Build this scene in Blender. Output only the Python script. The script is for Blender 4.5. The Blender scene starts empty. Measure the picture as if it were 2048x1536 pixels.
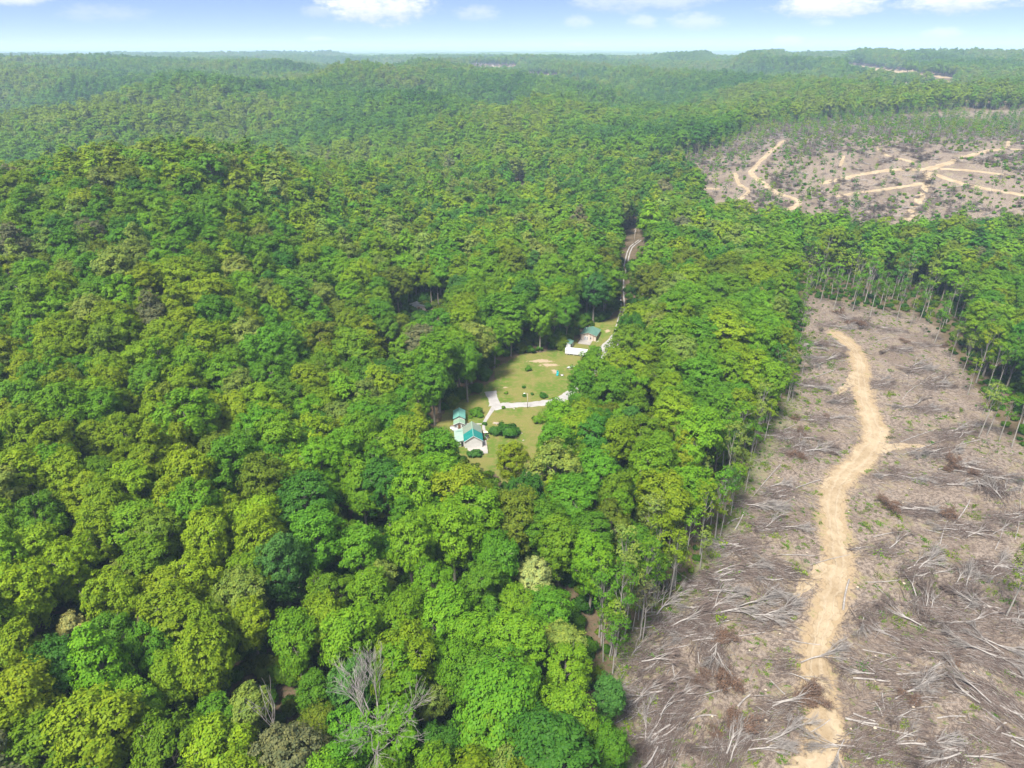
import bpy, math, random
import numpy as np
from mathutils import Vector, Matrix

# ------------------------------------------------------------------ camera, light, exposure
SC = bpy.context.scene
COL = SC.collection
FPX = 1365.0                     # focal length in photograph pixels (2048 wide)
PITCH = math.atan(670 / FPX)     # horizon 670 px above the centre
CAMH = 125.0
cam = bpy.data.cameras.new('camera')
cam.sensor_fit = 'HORIZONTAL'
cam.angle = 2 * math.atan(1024 / FPX)
cam.clip_start = 1.0
cam.clip_end = 90000
camo = bpy.data.objects.new('camera', cam)
COL.objects.link(camo)
camo.location = (0, 0, CAMH)
camo.rotation_euler = (math.pi / 2 - PITCH, 0, 0)
SC.camera = camo

SUN_EL, SUN_AZ = math.radians(58), math.radians(-148)   # sun high on the left, a little behind the camera
sl = bpy.data.lights.new('sun', 'SUN')
sl.energy = 3.3
sl.angle = math.radians(12)
sl.color = (1.0, 0.955, 0.87)
so = bpy.data.objects.new('sun', sl)
COL.objects.link(so)
sdir = Vector((math.sin(SUN_AZ) * math.cos(SUN_EL), math.cos(SUN_AZ) * math.cos(SUN_EL), math.sin(SUN_EL)))
so.rotation_euler = sdir.to_track_quat('Z', 'Y').to_euler()

SC.render.engine = 'CYCLES'
SC.view_settings.view_transform = 'Standard'
SC.view_settings.look = 'None'
SC.view_settings.gamma = 1.0
SC.view_settings.use_curve_mapping = False
SC.view_settings.exposure = 1.82
cy = SC.cycles
cy.max_bounces = 5
cy.diffuse_bounces = 4
cy.glossy_bounces = 1
cy.transmission_bounces = 3
cy.transparent_max_bounces = 4
cy.volume_bounces = 0
cy.caustics_reflective = False
cy.caustics_refractive = False
cy.use_denoising = True
cy.denoiser = 'OPENIMAGEDENOISE'
cy.denoising_input_passes = 'RGB_ALBEDO_NORMAL'
cy.denoising_prefilter = 'ACCURATE'
cy.use_adaptive_sampling = False


class NT:
    """small helper to write node trees"""
    def __init__(s, tree):
        s.t = tree
        tree.nodes.clear()

    def n(s, kind, **kw):
        nd = s.t.nodes.new(kind)
        for k, v in kw.items():
            setattr(nd, k, v)
        return nd

    def put(s, sock, val):
        if isinstance(val, bpy.types.NodeSocket):
            s.t.links.new(val, sock)
        else:
            sock.default_value = val

    def math(s, op, a, b=None, c=None, clamp=False):
        nd = s.n('ShaderNodeMath', operation=op, use_clamp=clamp)
        for i, v in enumerate((a, b, c)):
            if v is not None:
                s.put(nd.inputs[i], v)
        return nd.outputs[0]

    def mix(s, fac, a, b, blend='MIX'):
        nd = s.n('ShaderNodeMix', data_type='RGBA', blend_type=blend)
        s.put(nd.inputs[0], fac)
        s.put(nd.inputs[6], a if isinstance(a, bpy.types.NodeSocket) else (*a, 1))
        s.put(nd.inputs[7], b if isinstance(b, bpy.types.NodeSocket) else (*b, 1))
        return nd.outputs[2]

    def ramp(s, x, lo, hi, a=0.0, b=1.0, smooth=True):
        nd = s.n('ShaderNodeMapRange', interpolation_type='SMOOTHSTEP' if smooth else 'LINEAR')
        for i, v in enumerate((x, lo, hi, a, b)):
            s.put(nd.inputs[i], v)
        return nd.outputs[0]

    def noise(s, vec, scale, detail=4.0, rough=0.55, dim='3D', dist=0.0):
        nd = s.n('ShaderNodeTexNoise', noise_dimensions=dim)
        if vec is not None:
            s.put(nd.inputs['Vector'], vec)
        nd.inputs['Scale'].default_value = scale
        nd.inputs['Detail'].default_value = detail
        nd.inputs['Roughness'].default_value = rough
        nd.inputs['Distortion'].default_value = dist
        return nd.outputs['Fac']


# ------------------------------------------------------------------ sky
world = bpy.data.worlds.new('World')
SC.world = world
world.use_nodes = True
w = NT(world.node_tree)
tc = w.n('ShaderNodeTexCoord').outputs['Generated']
sep = w.n('ShaderNodeSeparateXYZ')
w.put(sep.inputs[0], tc)
X, Yd, Z = sep.outputs
lift = w.n('ShaderNodeCombineXYZ')
w.put(lift.inputs[0], X)
w.put(lift.inputs[1], Yd)
zabs = w.math('MAXIMUM', Z, 0.0)
w.put(lift.inputs[2], w.math('ADD', w.math('MULTIPLY', w.math('POWER', zabs, 0.75), 1.35), 0.055))
sky = w.n('ShaderNodeTexSky', sky_type='NISHITA')
sky.sun_disc = False
sky.sun_elevation = SUN_EL
sky.sun_rotation = SUN_AZ
sky.air_density = 1.0
sky.dust_density = 0.25
sky.ozone_density = 3.0
w.put(sky.inputs['Vector'], lift.outputs[0])
skyc = w.mix(1.0, sky.outputs[0], (0.98, 0.885, 1.0), 'MULTIPLY')
az = w.math('ARCTAN2', X, Yd)
el = w.math('ARCSINE', Z)


def pix_azel(u, v):
    t = (768 - v) / FPX
    y = math.cos(PITCH) + t * math.sin(PITCH)
    z = -math.sin(PITCH) + t * math.cos(PITCH)
    x = (u - 1024) / FPX
    return math.atan2(x, y), math.atan2(z, math.hypot(x, y))


cvec = w.n('ShaderNodeCombineXYZ')
w.put(cvec.inputs[0], w.math('MULTIPLY', az, 26.0))
w.put(cvec.inputs[1], w.math('MULTIPLY', el, 62.0))
n1 = w.noise(cvec.outputs[0], 1.0, 6, 0.6)
n2 = w.noise(cvec.outputs[0], 3.4, 6, 0.62)
# the clouds seen in the photograph: centre pixel, half width, half height, opacity
CL = [(750, 2, 105, 38, 1.0), (1655, 2, 92, 26, 1.0), (1925, -4, 95, 22, 0.95), (955, 26, 42, 14, 0.35),
      (1240, 2, 85, 20, 0.4), (1330, -2, 90, 18, 0.45), (1390, 42, 52, 16, 0.42), (1285, 44, 30, 12, 0.4),
      (1155, 45, 28, 12, 0.35), (1160, 94, 34, 8, 0.3), (1575, 84, 26, 12, 0.35), (1885, 66, 34, 10, 0.42),
      (1645, 46, 22, 8, 0.3), (200, 26, 70, 14, 0.22), (640, 78, 26, 6, 0.25), (640, 22, 34, 12, 0.3), (15, -6, 60, 12, 0.8)]
total = None
shade = None
for (u, v, hw, hh, op) in CL:
    a0, e0 = pix_azel(u, v)
    dx = w.math('DIVIDE', w.math('SUBTRACT', az, a0), hw / FPX)
    dy = w.math('DIVIDE', w.math('SUBTRACT', el, e0), hh / FPX)
    r2 = w.math('ADD', w.math('MULTIPLY', dx, dx), w.math('MULTIPLY', dy, dy))
    r2 = w.math('ADD', r2, w.math('MULTIPLY', w.math('SUBTRACT', n1, 0.5), 2.2))
    r2 = w.math('ADD', r2, w.math('MULTIPLY', w.math('SUBTRACT', n2, 0.5), 1.7))
    m = w.math('MULTIPLY', w.ramp(r2, 1.25, -0.15), op)
    total = m if total is None else w.math('MAXIMUM', total, m)
    sh = w.math('MULTIPLY', w.ramp(dy, -0.9, 0.15), w.math('GREATER_THAN', m, 0.0))
    shade = sh if shade is None else w.math('MAXIMUM', shade, sh)
# unseen clouds over the rest of the sky, added and brightened as soft fill light
pz = w.math('MAXIMUM', Z, 0.03)
pv = w.n('ShaderNodeCombineXYZ')
w.put(pv.inputs[0], w.math('DIVIDE', X, pz))
w.put(pv.inputs[1], w.math('DIVIDE', Yd, pz))
pn = w.noise(pv.outputs[0], 0.55, 6, 0.58)
over = w.math('MULTIPLY', w.ramp(pn, 0.42, 0.58), w.ramp(el, 0.075, 0.16))
ccol = w.mix(shade, (4.6, 4.9, 5.6), (6.2, 6.25, 6.4))
fin = w.mix(total, skyc, ccol)
fin = w.mix(w.math('MULTIPLY', over, 0.95), fin, (9.5, 9.6, 9.8))
bg = w.n('ShaderNodeBackground')
w.put(bg.inputs[0], fin)
bg.inputs[1].default_value = 0.054
w.put(w.n('ShaderNodeOutputWorld').inputs[0], bg.outputs[0])

# ------------------------------------------------------------------ noise and terrain
RNG = np.random.default_rng(7)


def _hash(ix, iy, seed):
    h = (ix.astype(np.int64) * 374761393 + iy.astype(np.int64) * 668265263 + seed * 974634777) & 0xffffffff
    h = ((h ^ (h >> 13)) * 1274126177) & 0xffffffff
    return ((h ^ (h >> 16)) & 0xffffff) / float(0xffffff)


def vnoise(x, y, seed=0):
    ix = np.floor(x); iy = np.floor(y)
    fx = x - ix; fy = y - iy
    fx = fx * fx * (3 - 2 * fx); fy = fy * fy * (3 - 2 * fy)
    a = _hash(ix, iy, seed); b = _hash(ix + 1, iy, seed)
    c = _hash(ix, iy + 1, seed); d = _hash(ix + 1, iy + 1, seed)
    return (a + (b - a) * fx) * (1 - fy) + (c + (d - c) * fx) * fy


def fbm(x, y, seed=0, oct=4):
    s = 0; a = 0.5; t = 0
    for i in range(oct):
        s = s + a * vnoise(x, y, seed + i); t += a
        a *= 0.5; x = x * 2.03 + 17.1; y = y * 2.03 - 9.7
    return s / t


def slope_of(v):
    return np.tan(np.arctan((768 - np.asarray(v, float)) / FPX) - PITCH)     # rise per metre of forward distance


def x_of(u, v, Y):
    t = (768 - np.asarray(v, float)) / FPX
    return Y * ((np.asarray(u, float) - 1024) / FPX) / (math.cos(PITCH) + t * math.sin(PITCH))


def project(x, y, z):
    dz = z - CAMH
    dep = y * math.cos(PITCH) - dz * math.sin(PITCH)
    up = y * math.sin(PITCH) + dz * math.cos(PITCH)
    return 1024 + FPX * x / dep, 768 - FPX * up / dep, dep


# control points: pixel of the tree tops and their forward distance (trees about 20 m tall)
CT = [(0, 412, 335), (150, 372, 355), (310, 332, 375), (450, 334, 405), (600, 345, 475), (720, 356, 565),
      (100, 540, 270), (350, 520, 265), (100, 700, 200), (350, 700, 210), (100, 900, 150), (350, 900, 152),
      (100, 1200, 100), (100, 1536, 70), (400, 1400, 84), (600, 450, 400), (600, 600, 280), (600, 800, 188), (600, 1000, 140),
      (600, 1400, 85), (900, 1100, 122), (900, 1400, 85), (1150, 1100, 123), (1300, 900, 165), (1350, 700, 226), (1450, 550, 330),
      (750, 420, 480), (900, 330, 700), (1100, 330, 690), (1200, 400, 545), (1000, 500, 362), (800, 560, 318),
      (560, 150, 1400), (400, 185, 1150), (700, 170, 1350), (300, 240, 960), (500, 235, 1050),
      (860, 168, 1150), (790, 235, 980), (1000, 205, 1250), (1000, 270, 920), (0, 155, 1700),
      (150, 133, 2200), (100, 250, 1000), (300, 148, 2000), (1300, 190, 1500), (1100, 250, 1010),
      (1700, 208, 1000), (1900, 226, 850), (1400, 262, 830), (1500, 160, 1900), (1474, 124, 2500), (1250, 150, 2000), (950, 140, 2300), (1800, 150, 1900), (2040, 160, 1800),
      (1700, 430, 485), (2000, 430, 485), (1450, 440, 470), (2000, 620, 290)]
CG = [(1700, 640, 2), (1760, 850, -2), (1680, 1130, -4), (1650, 1400, -5), (2000, 900, 0), (2040, 1300, -3), (1400, 1480, -5),
      (1500, 400, 8), (1850, 440, 4), (1900, 330, 34), (1700, 290, 38), (2000, 300, 41), (1560, 290, 34), (1700, 380, 17), (1950, 385, 18),
      (1247, 600, 2), (1265, 490, 5), (1500, 900, -2), (1300, 1230, -3)]
cp = []
for u, v, Y in CT:
    cp.append((float(x_of(u, v, Y)), Y, CAMH + Y * float(slope_of(v)) - 20.0))
for u, v, z in CG:
    Y = (z - CAMH) / float(slope_of(v))
    cp.append((float(x_of(u, v, Y)), Y, z))
cp += [(-450, 780, -6), (-330, 720, -8), (-170, 800, -10), (-230, 700, -4), (-600, 900, -2), (-620, 640, 0), (-700, 1250, 6), (-50, 800, 2),
       (-900, 1500, 30), (-330, 560, 6), (500, 400, 4), (600, 600, 26), (900, 900, 34), (1100, 1400, 34), (1500, 2200, 40),
       (0, 248, 0), (25, 290, 0), (-20, 215, 0), (-40, 225, -4), (-60, 250, -7), (0, 40, -3), (-150, 40, 3), (120, 40, -5),
       (-1500, 2300, 50), (0, 2400, 45), (700, 2500, 40)]
cp = np.array(cp)
TS = 500.0


def _U(r2):
    return 0.5 * r2 * np.log(r2 + 1e-9)


_n = len(cp)
_px, _py = cp[:, 0] / TS, cp[:, 1] / TS
_K = _U((_px[:, None] - _px) ** 2 + (_py[:, None] - _py) ** 2) + np.eye(_n) * 0.004
_P = np.c_[np.ones(_n), _px, _py]
_A = np.block([[_K, _P], [_P.T, np.zeros((3, 3))]])
_W = np.linalg.solve(_A, np.r_[cp[:, 2], 0, 0, 0])


def sstep(x, a, b):
    t = np.clip((x - a) / (b - a), 0, 1)
    return t * t * (3 - 2 * t)


def height(x, y):
    x = np.atleast_1d(np.asarray(x, float)); y = np.atleast_1d(np.asarray(y, float))
    out = np.empty_like(x)
    for i in range(0, len(x), 60000):
        xs, ys = x[i:i + 60000] / TS, y[i:i + 60000] / TS
        r2 = (xs[:, None] - _px) ** 2 + (ys[:, None] - _py) ** 2
        out[i:i + 60000] = _U(r2) @ _W[:_n] + _W[_n] + _W[_n + 1] * xs + _W[_n + 2] * ys
    out = np.where(out > 60, 60 + 22 * np.tanh((out - 60) / 22), out)
    out = np.where(out < -8, -8 + 10 * np.tanh((out + 8) / 10), out)
    r = np.hypot(x, y)
    far = 18 + 75 * fbm(x / 1500 + 3.3, y / 1100 + 8.1, 11, 3) + 18 * (fbm(x / 420, y / 420, 31, 3) - 0.5)
    far = far + 6 * sstep(r, 9000, 22000)
    wf = sstep(r, 1900, 3000)
    z = out * (1 - wf) + far * wf
    # spurs and hollows: ridged relief beyond the houses
    rdg = 1 - np.abs(2 * fbm(x / 520 + 4.7 + 0.35 * np.sin(y / 310), y / 640 + 1.3, 51, 3) - 1)
    z = z + (sstep(rdg, 0.62, 0.98) * 34 - 17) * sstep(r, 750, 1150) * (1 - 0.45 * sstep(r, 2400, 6000)) * (1 - sstep(x, 100, 300) * (1 - sstep(r, 1050, 1400)))
    z = z + (fbm(x / 150, y / 150, 57, 3) - 0.5) * 14 * sstep(r, 550, 1000) * (1 - sstep(r, 2600, 3400)) * (1 - sstep(x, 100, 300) * (1 - sstep(r, 1050, 1400)))
    flat = 1 - sstep(np.hypot((x - 12) / 42, (y - 250) / 62), 0.92, 1.45)
    return z * (1 - flat)


def hz(x, y):
    return float(height([x], [y])[0])


_YS = np.geomspace(30, 9000, 1100)


def ground(u, v, h=0.0):
    """where the ray through a photograph pixel meets the terrain raised by h"""
    s = float(slope_of(v))
    xs = x_of(u, v, _YS)
    g = height(xs, _YS) + h
    d = CAMH + _YS * s - g
    k = np.argmax(d <= 0) if (d <= 0).any() else len(d) - 1
    k = max(k, 1)
    f = d[k - 1] / (d[k - 1] - d[k] + 1e-9)
    Y = _YS[k - 1] + f * (_YS[k] - _YS[k - 1])
    return float(x_of(u, v, Y)), float(Y), CAMH + Y * s - h


def flatp(u, v, z=0.0):
    Y = (z - CAMH) / float(slope_of(v))
    return float(x_of(u, v, Y)), Y


def in_poly(px, py, poly):
    px = np.asarray(px); py = np.asarray(py)
    c = np.zeros(px.shape, bool)
    n = len(poly)
    for i in range(n):
        x1, y1 = poly[i]; x2, y2 = poly[(i + 1) % n]
        hit = ((y1 > py) != (y2 > py)) & (px < (x2 - x1) * (py - y1) / (y2 - y1 + 1e-12) + x1)
        c ^= hit
    return c


def dist_line(px, py, line):
    d = np.full(np.shape(px), 1e9)
    for (x1, y1), (x2, y2) in zip(line[:-1], line[1:]):
        L2 = (x2 - x1) ** 2 + (y2 - y1) ** 2 + 1e-9
        t = np.clip(((px - x1) * (x2 - x1) + (py - y1) * (y2 - y1)) / L2, 0, 1)
        d = np.minimum(d, np.hypot(px - x1 - t * (x2 - x1), py - y1 - t * (y2 - y1)))
    return d


# outlines in photograph pixels
CUT = [(1615, 592), (1602, 700), (1588, 770), (1560, 815), (1532, 860), (1505, 910), (1482, 970), (1450, 1045), (1405, 1105),
       (1372, 1165), (1335, 1205), (1290, 1245), (1235, 1295), (1222, 1345), (1235, 1430), (1255, 1600), (1300, 2200), (2700, 2200), (2700, 1250),
       (2200, 980), (2060, 905), (2010, 862), (1968, 800), (1935, 742), (1900, 700), (1872, 655), (1830, 628), (1720, 612), (1660, 600)]
LAWN_SEEN = [(872, 850), (905, 812), (950, 792), (985, 748), (1008, 722), (1040, 712), (1118, 712), (1116, 674), (1140, 664),
             (1152, 645), (1207, 645), (1224, 676), (1226, 704), (1200, 716), (1192, 700), (1170, 712), (1152, 735), (1152, 752), (1134, 782), (1128, 800),
             (1092, 830), (1078, 866), (1066, 926), (1046, 950), (1020, 940), (976, 912), (938, 916), (918, 890), (905, 862)]
ROAD_SEEN = [(1239, 560), (1250, 520), (1256, 500), (1260, 440), (1272, 440), (1272, 500), (1276, 595), (1254, 622), (1236, 622), (1238, 605)]
FARCUT_SEEN = [(1400, 372), (1460, 330), (1560, 262), (1700, 246), (2300, 225), (2300, 434), (2048, 432), (1800, 440), (1720, 432), (1600, 424), (1560, 422), (1440, 402)]
FARCUT = [(1245, 342), (1330, 325), (1430, 300), (1500, 262), (1600, 248), (1720, 236), (1900, 222), (2300, 215), (2500, 470), (2048, 452), (1800, 450),
          (1700, 446), (1600, 432), (1560, 432), (1440, 412), (1380, 382), (1340, 362)]
GAPS = [(846, 618, 34, 22, 999), (1400, 643, 18, 7, 999), (1040, 357, 8, 14, 999), (752, 1372, 72, 52, 76), (560, 1430, 20, 60, 80)]   # breaks in the canopy with something pale inside
FAR_TRACKS = [
    ([(2070, 302), (2015, 297), (1960, 305), (1900, 325), (1855, 340), (1800, 338), (1740, 345), (1680, 358), (1640, 368)], 5.0),
    ([(1855, 344), (1852, 375), (1828, 415), (1812, 442)], 5.5),
    ([(1872, 350), (1915, 365), (1985, 380), (2060, 392)], 4.0),
    ([(1848, 366), (1780, 377), (1700, 388), (1664, 394)], 3.5),
    ([(1880, 338), (1950, 342), (2012, 350)], 3.0),
    ([(1570, 280), (1540, 305), (1512, 330), (1500, 348), (1530, 368), (1552, 386)], 4.5),
    ([(1552, 386), (1605, 402), (1590, 415), (1560, 424)], 4.0),
    ([(1470, 346), (1476, 368), (1502, 382), (1470, 404), (1442, 408)], 3.5),
    ([(1440, 378), (1390, 376)], 3.0),
    ([(1752, 294), (1774, 313), (1830, 325)], 3.0),
    ([(1688, 312), (1680, 334)], 2.5),
    ([(2014, 297), (2018, 280)], 3.0)]
FAR_BARE = [([(1700, 129), (1760, 138), (1830, 144), (1905, 152)], 22), ([(1760, 178), (1810, 170), (1880, 166), (1950, 167)], 16),
            ([(1062, 148), (1108, 149)], 30), ([(948, 131), (1030, 133)], 30), ([(1500, 218), (1540, 215), (1570, 209)], 5),
            ([(1935, 202), (2025, 204)], 8), ([(1155, 187), (1210, 182)], 12)]

# ------------------------------------------------------------------ mesh and object helpers


def mesh_quads(name, V, F, mats, fmat=None, smooth=False, attrs=None):
    V = np.asarray(V, np.float32).reshape(-1, 3)
    F = np.asarray(F, np.int32).reshape(-1, 4)
    me = bpy.data.meshes.new(name)
    me.vertices.add(len(V)); me.vertices.foreach_set('co', V.ravel())
    me.loops.add(F.size); me.loops.foreach_set('vertex_index', F.ravel())
    me.polygons.add(len(F))
    me.polygons.foreach_set('loop_start', np.arange(0, F.size, 4, dtype=np.int32))
    for m in mats:
        me.materials.append(m)
    if fmat is not None:
        me.polygons.foreach_set('material_index', np.asarray(fmat, np.int32))
    if smooth is True or isinstance(smooth, np.ndarray):
        me.polygons.foreach_set('use_smooth', np.ones(len(F), bool) if smooth is True else smooth)
    for k, a in (attrs or {}).items():
        at = me.attributes.new(k, 'FLOAT', 'POINT')
        at.data.foreach_set('value', np.asarray(a, np.float32).ravel())
    me.update(calc_edges=True)
    return me


class MB:
    """collects boxes, prisms and tubes for one mesh"""
    def __init__(s):
        s.v = []; s.f = []

    def add(s, vs, fs):
        b = len(s.v)
        s.v += [tuple(map(float, q)) for q in vs]
        s.f += [tuple(i + b for i in q) for q in fs]
        return s

    def box(s, x0, x1, y0, y1, z0, z1):
        return s.add([(x0, y0, z0), (x1, y0, z0), (x1, y1, z0), (x0, y1, z0), (x0, y0, z1), (x1, y0, z1), (x1, y1, z1), (x0, y1, z1)],
                     [(0, 3, 2, 1), (4, 5, 6, 7), (0, 1, 5, 4), (1, 2, 6, 5), (2, 3, 7, 6), (3, 0, 4, 7)])

    def prism(s, pts, y0, y1):
        """outline in x,z pushed along y"""
        n = len(pts)
        vs = [(p[0], y0, p[1]) for p in pts] + [(p[0], y1, p[1]) for p in pts]
        fs = [tuple(range(n)), tuple(range(2 * n - 1, n - 1, -1))]
        fs += [(i + n, (i + 1) % n + n, (i + 1) % n, i) for i in range(n)]
        return s.add(vs, fs)

    def tube(s, pts, rs, n=6, cap=True):
        pts = [Vector(p) for p in pts]
        rings = []
        for i, p in enumerate(pts):
            d = (pts[min(i + 1, len(pts) - 1)] - pts[max(i - 1, 0)]).normalized()
            a = d.orthogonal().normalized(); b = d.cross(a)
            rings += [p + (a * math.cos(k * 2 * math.pi / n) + b * math.sin(k * 2 * math.pi / n)) * rs[i] for k in range(n)]
        fs = []
        for i in range(len(pts) - 1):
            for k in range(n):
                fs.append((i * n + k, i * n + (k + 1) % n, (i + 1) * n + (k + 1) % n, (i + 1) * n + k))
        if cap:
            fs.append(tuple(reversed(range(n))))
            fs.append(tuple(range((len(pts) - 1) * n, len(pts) * n)))
        return s.add(rings, fs)

    def mesh(s, name, mat, smooth=False):
        me = bpy.data.meshes.new(name)
        me.from_pydata(s.v, [], s.f)
        if mat:
            me.materials.append(mat)
        if smooth:
            me.polygons.foreach_set('use_smooth', [True] * len(me.polygons))
        me.update()
        return me

    def build(s, name, mat, parent=None, smooth=False):
        return link(name, s.mesh(name, mat, smooth), parent)


def link(name, data, parent=None):
    o = bpy.data.objects.new(name, data)
    COL.objects.link(o)
    if parent is not None:
        o.parent = parent
    return o


def tag(o, label=None, cat=None, group=None, kind=None):
    if label: o['label'] = label
    if cat: o['category'] = cat
    if group: o['group'] = group
    if kind: o['kind'] = kind
    return o


def thing(name, loc, rz=0.0, label=None, cat=None, group=None):
    o = link(name, None)
    o.location = loc
    o.rotation_euler = (0, 0, rz)
    o.empty_display_size = 0.3
    return tag(o, label, cat, group)


# ------------------------------------------------------------------ materials
MATS = {}


def material(name):
    m = bpy.data.materials.new(name)
    m.use_nodes = True
    MATS[name] = m
    return m, NT(m.node_tree)


def finish(m, t, col, rough=0.8, bump=None, bstr=0.3, bdist=0.1, spec=0.3, metal=0.0):
    b = t.n('ShaderNodeBsdfPrincipled')
    t.put(b.inputs['Base Color'], col if isinstance(col, bpy.types.NodeSocket) else (*col, 1))
    t.put(b.inputs['Roughness'], rough)
    b.inputs['Specular IOR Level'].default_value = spec
    b.inputs['Metallic'].default_value = metal
    if bump is not None:
        bn = t.n('ShaderNodeBump')
        bn.inputs['Strength'].default_value = bstr
        bn.inputs['Distance'].default_value = bdist
        t.put(bn.inputs['Height'], bump)
        t.put(b.inputs['Normal'], bn.outputs[0])
    o = t.n('ShaderNodeOutputMaterial')
    t.put(o.inputs[0], b.outputs[0])
    return m


def mottled(name, c1, c2, scale=1.0, rough=0.8, bstr=0.2, spec=0.3, metal=0.0, fine=12.0):
    m, t = material(name)
    co = t.n('ShaderNodeTexCoord').outputs['Object']
    n = t.noise(co, scale, 5, 0.6)
    f = t.noise(co, scale * fine, 3, 0.6)
    k = t.math('ADD', t.math('MULTIPLY', t.ramp(n, 0.3, 0.7), 0.65), t.math('MULTIPLY', t.ramp(f, 0.25, 0.75), 0.35))
    return finish(m, t, t.mix(k, c1, c2), rough, f, bstr, 0.03, spec, metal)


def leaf_material():
    m, t = material('leaves')
    a = t.n('ShaderNodeAttribute', attribute_type='INSTANCER', attribute_name='tint')
    s = t.n('ShaderNodeAttribute', attribute_type='GEOMETRY', attribute_name='lv').outputs['Fac']
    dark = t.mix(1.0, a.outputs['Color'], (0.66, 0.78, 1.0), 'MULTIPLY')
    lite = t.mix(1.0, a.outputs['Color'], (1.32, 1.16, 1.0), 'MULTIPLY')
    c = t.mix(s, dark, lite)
    b = t.n('ShaderNodeBsdfPrincipled')
    t.put(b.inputs['Base Color'], c)
    b.inputs['Roughness'].default_value = 0.5
    b.inputs['Specular IOR Level'].default_value = 0.06
    tr = t.n('ShaderNodeBsdfTranslucent')
    t.put(tr.inputs[0], t.mix(1.0, c, (1.25, 1.15, 0.5), 'MULTIPLY'))
    mx = t.n('ShaderNodeMixShader')
    mx.inputs[0].default_value = 0.32
    t.put(mx.inputs[1], b.outputs[0]); t.put(mx.inputs[2], tr.outputs[0])
    t.put(t.n('ShaderNodeOutputMaterial').inputs[0], mx.outputs[0])
    return m


LEAF = leaf_material()
BARK = mottled('bark', (0.10, 0.085, 0.068), (0.21, 0.19, 0.16), 1.5, 0.9, 0.5)
PALEBARK = mottled('pale_bark', (0.162, 0.146, 0.124), (0.286, 0.268, 0.237), 1.5, 0.9, 0.5)
DEADWOOD = mottled('weathered_wood', (0.135, 0.117, 0.106), (0.292, 0.268, 0.246), 0.9, 0.9, 0.4)
TWIG = mottled('twigs', (0.065, 0.045, 0.038), (0.17, 0.13, 0.11), 0.25, 0.95, 0.2)
BROWNLEAF = mottled('withered_leaves', (0.075, 0.042, 0.026), (0.16, 0.095, 0.06), 0.8, 0.9, 0.2)
CUTEND = mottled('sawn_end', (0.281, 0.224, 0.156), (0.373, 0.311, 0.230), 6, 0.8)
GRAVEL = mottled('pale_gravel', (0.216, 0.203, 0.191), (0.299, 0.286, 0.274), 0.35, 0.9, 0.3, fine=14)
ROCK = mottled('rock', (0.212, 0.187, 0.156), (0.324, 0.286, 0.237), 1.2, 0.9, 0.4)
CONCRETE = mottled('concrete', (0.249, 0.224, 0.205), (0.324, 0.299, 0.281), 0.5, 0.9, 0.2)
WHITEPAINT = mottled('white_siding', (0.382, 0.373, 0.357), (0.465, 0.457, 0.440), 0.7, 0.6, 0.05)
WHITEMETAL = mottled('white_sheet', (0.494, 0.494, 0.508), (0.564, 0.564, 0.579), 0.5, 0.45, 0.03)
TEAL = mottled('teal_roof', (0.008, 0.13, 0.115), (0.015, 0.175, 0.155), 0.8, 0.45, 0.05)
PALETEAL = mottled('faded_teal_roof', (0.081, 0.224, 0.193), (0.124, 0.281, 0.237), 0.5, 0.5, 0.05)
PALEGREEN = mottled('pale_green_roof', (0.155, 0.251, 0.179), (0.215, 0.287, 0.203), 0.5, 0.55, 0.05)
GREYGREEN = mottled('weathered_green_roof', (0.119, 0.168, 0.137), (0.187, 0.205, 0.156), 0.5, 0.6, 0.05)
DARKGREEN = mottled('green_roof', (0.06, 0.135, 0.105), (0.11, 0.19, 0.15), 0.5, 0.45, 0.05)
LEANROOF = mottled('pale_lean_to_roof', (0.187, 0.268, 0.230), (0.249, 0.311, 0.268), 0.5, 0.5, 0.05)
BROWNWALL = mottled('brown_siding', (0.27, 0.20, 0.155), (0.36, 0.28, 0.225), 0.8, 0.85, 0.2)
TANWALL = mottled('tan_siding', (0.40, 0.34, 0.28), (0.48, 0.42, 0.36), 0.8, 0.85, 0.2)
DOORBROWN = mottled('door_brown', (0.11, 0.05, 0.03), (0.16, 0.08, 0.045), 1.5, 0.6, 0.1)
DARK = mottled('dark_opening', (0.015, 0.016, 0.018), (0.03, 0.03, 0.032), 1, 0.4, 0.0)
GLASS = mottled('window_glass', (0.03, 0.045, 0.06), (0.06, 0.08, 0.10), 0.6, 0.08, 0.0, 0.6)
POLEWOOD = mottled('pole_wood', (0.24, 0.20, 0.17), (0.34, 0.30, 0.26), 1, 0.9, 0.2)
STEEL = mottled('grey_steel', (0.30, 0.31, 0.32), (0.40, 0.41, 0.42), 1, 0.4, 0.0, 0.5, 0.3)
DECKWOOD = mottled('deck_boards', (0.199, 0.179, 0.159), (0.279, 0.259, 0.232), 1.2, 0.85, 0.2)
TEALPLASTIC = mottled('teal_plastic', (0.008, 0.274, 0.299), (0.017, 0.349, 0.365), 2, 0.4, 0.0)
BLACK = mottled('black_rubber', (0.02, 0.02, 0.02), (0.035, 0.033, 0.03), 2, 0.7, 0.1)
LAMPGLASS = mottled('lamp_cover', (0.55, 0.56, 0.55), (0.7, 0.7, 0.68), 2, 0.3, 0.0)


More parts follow.
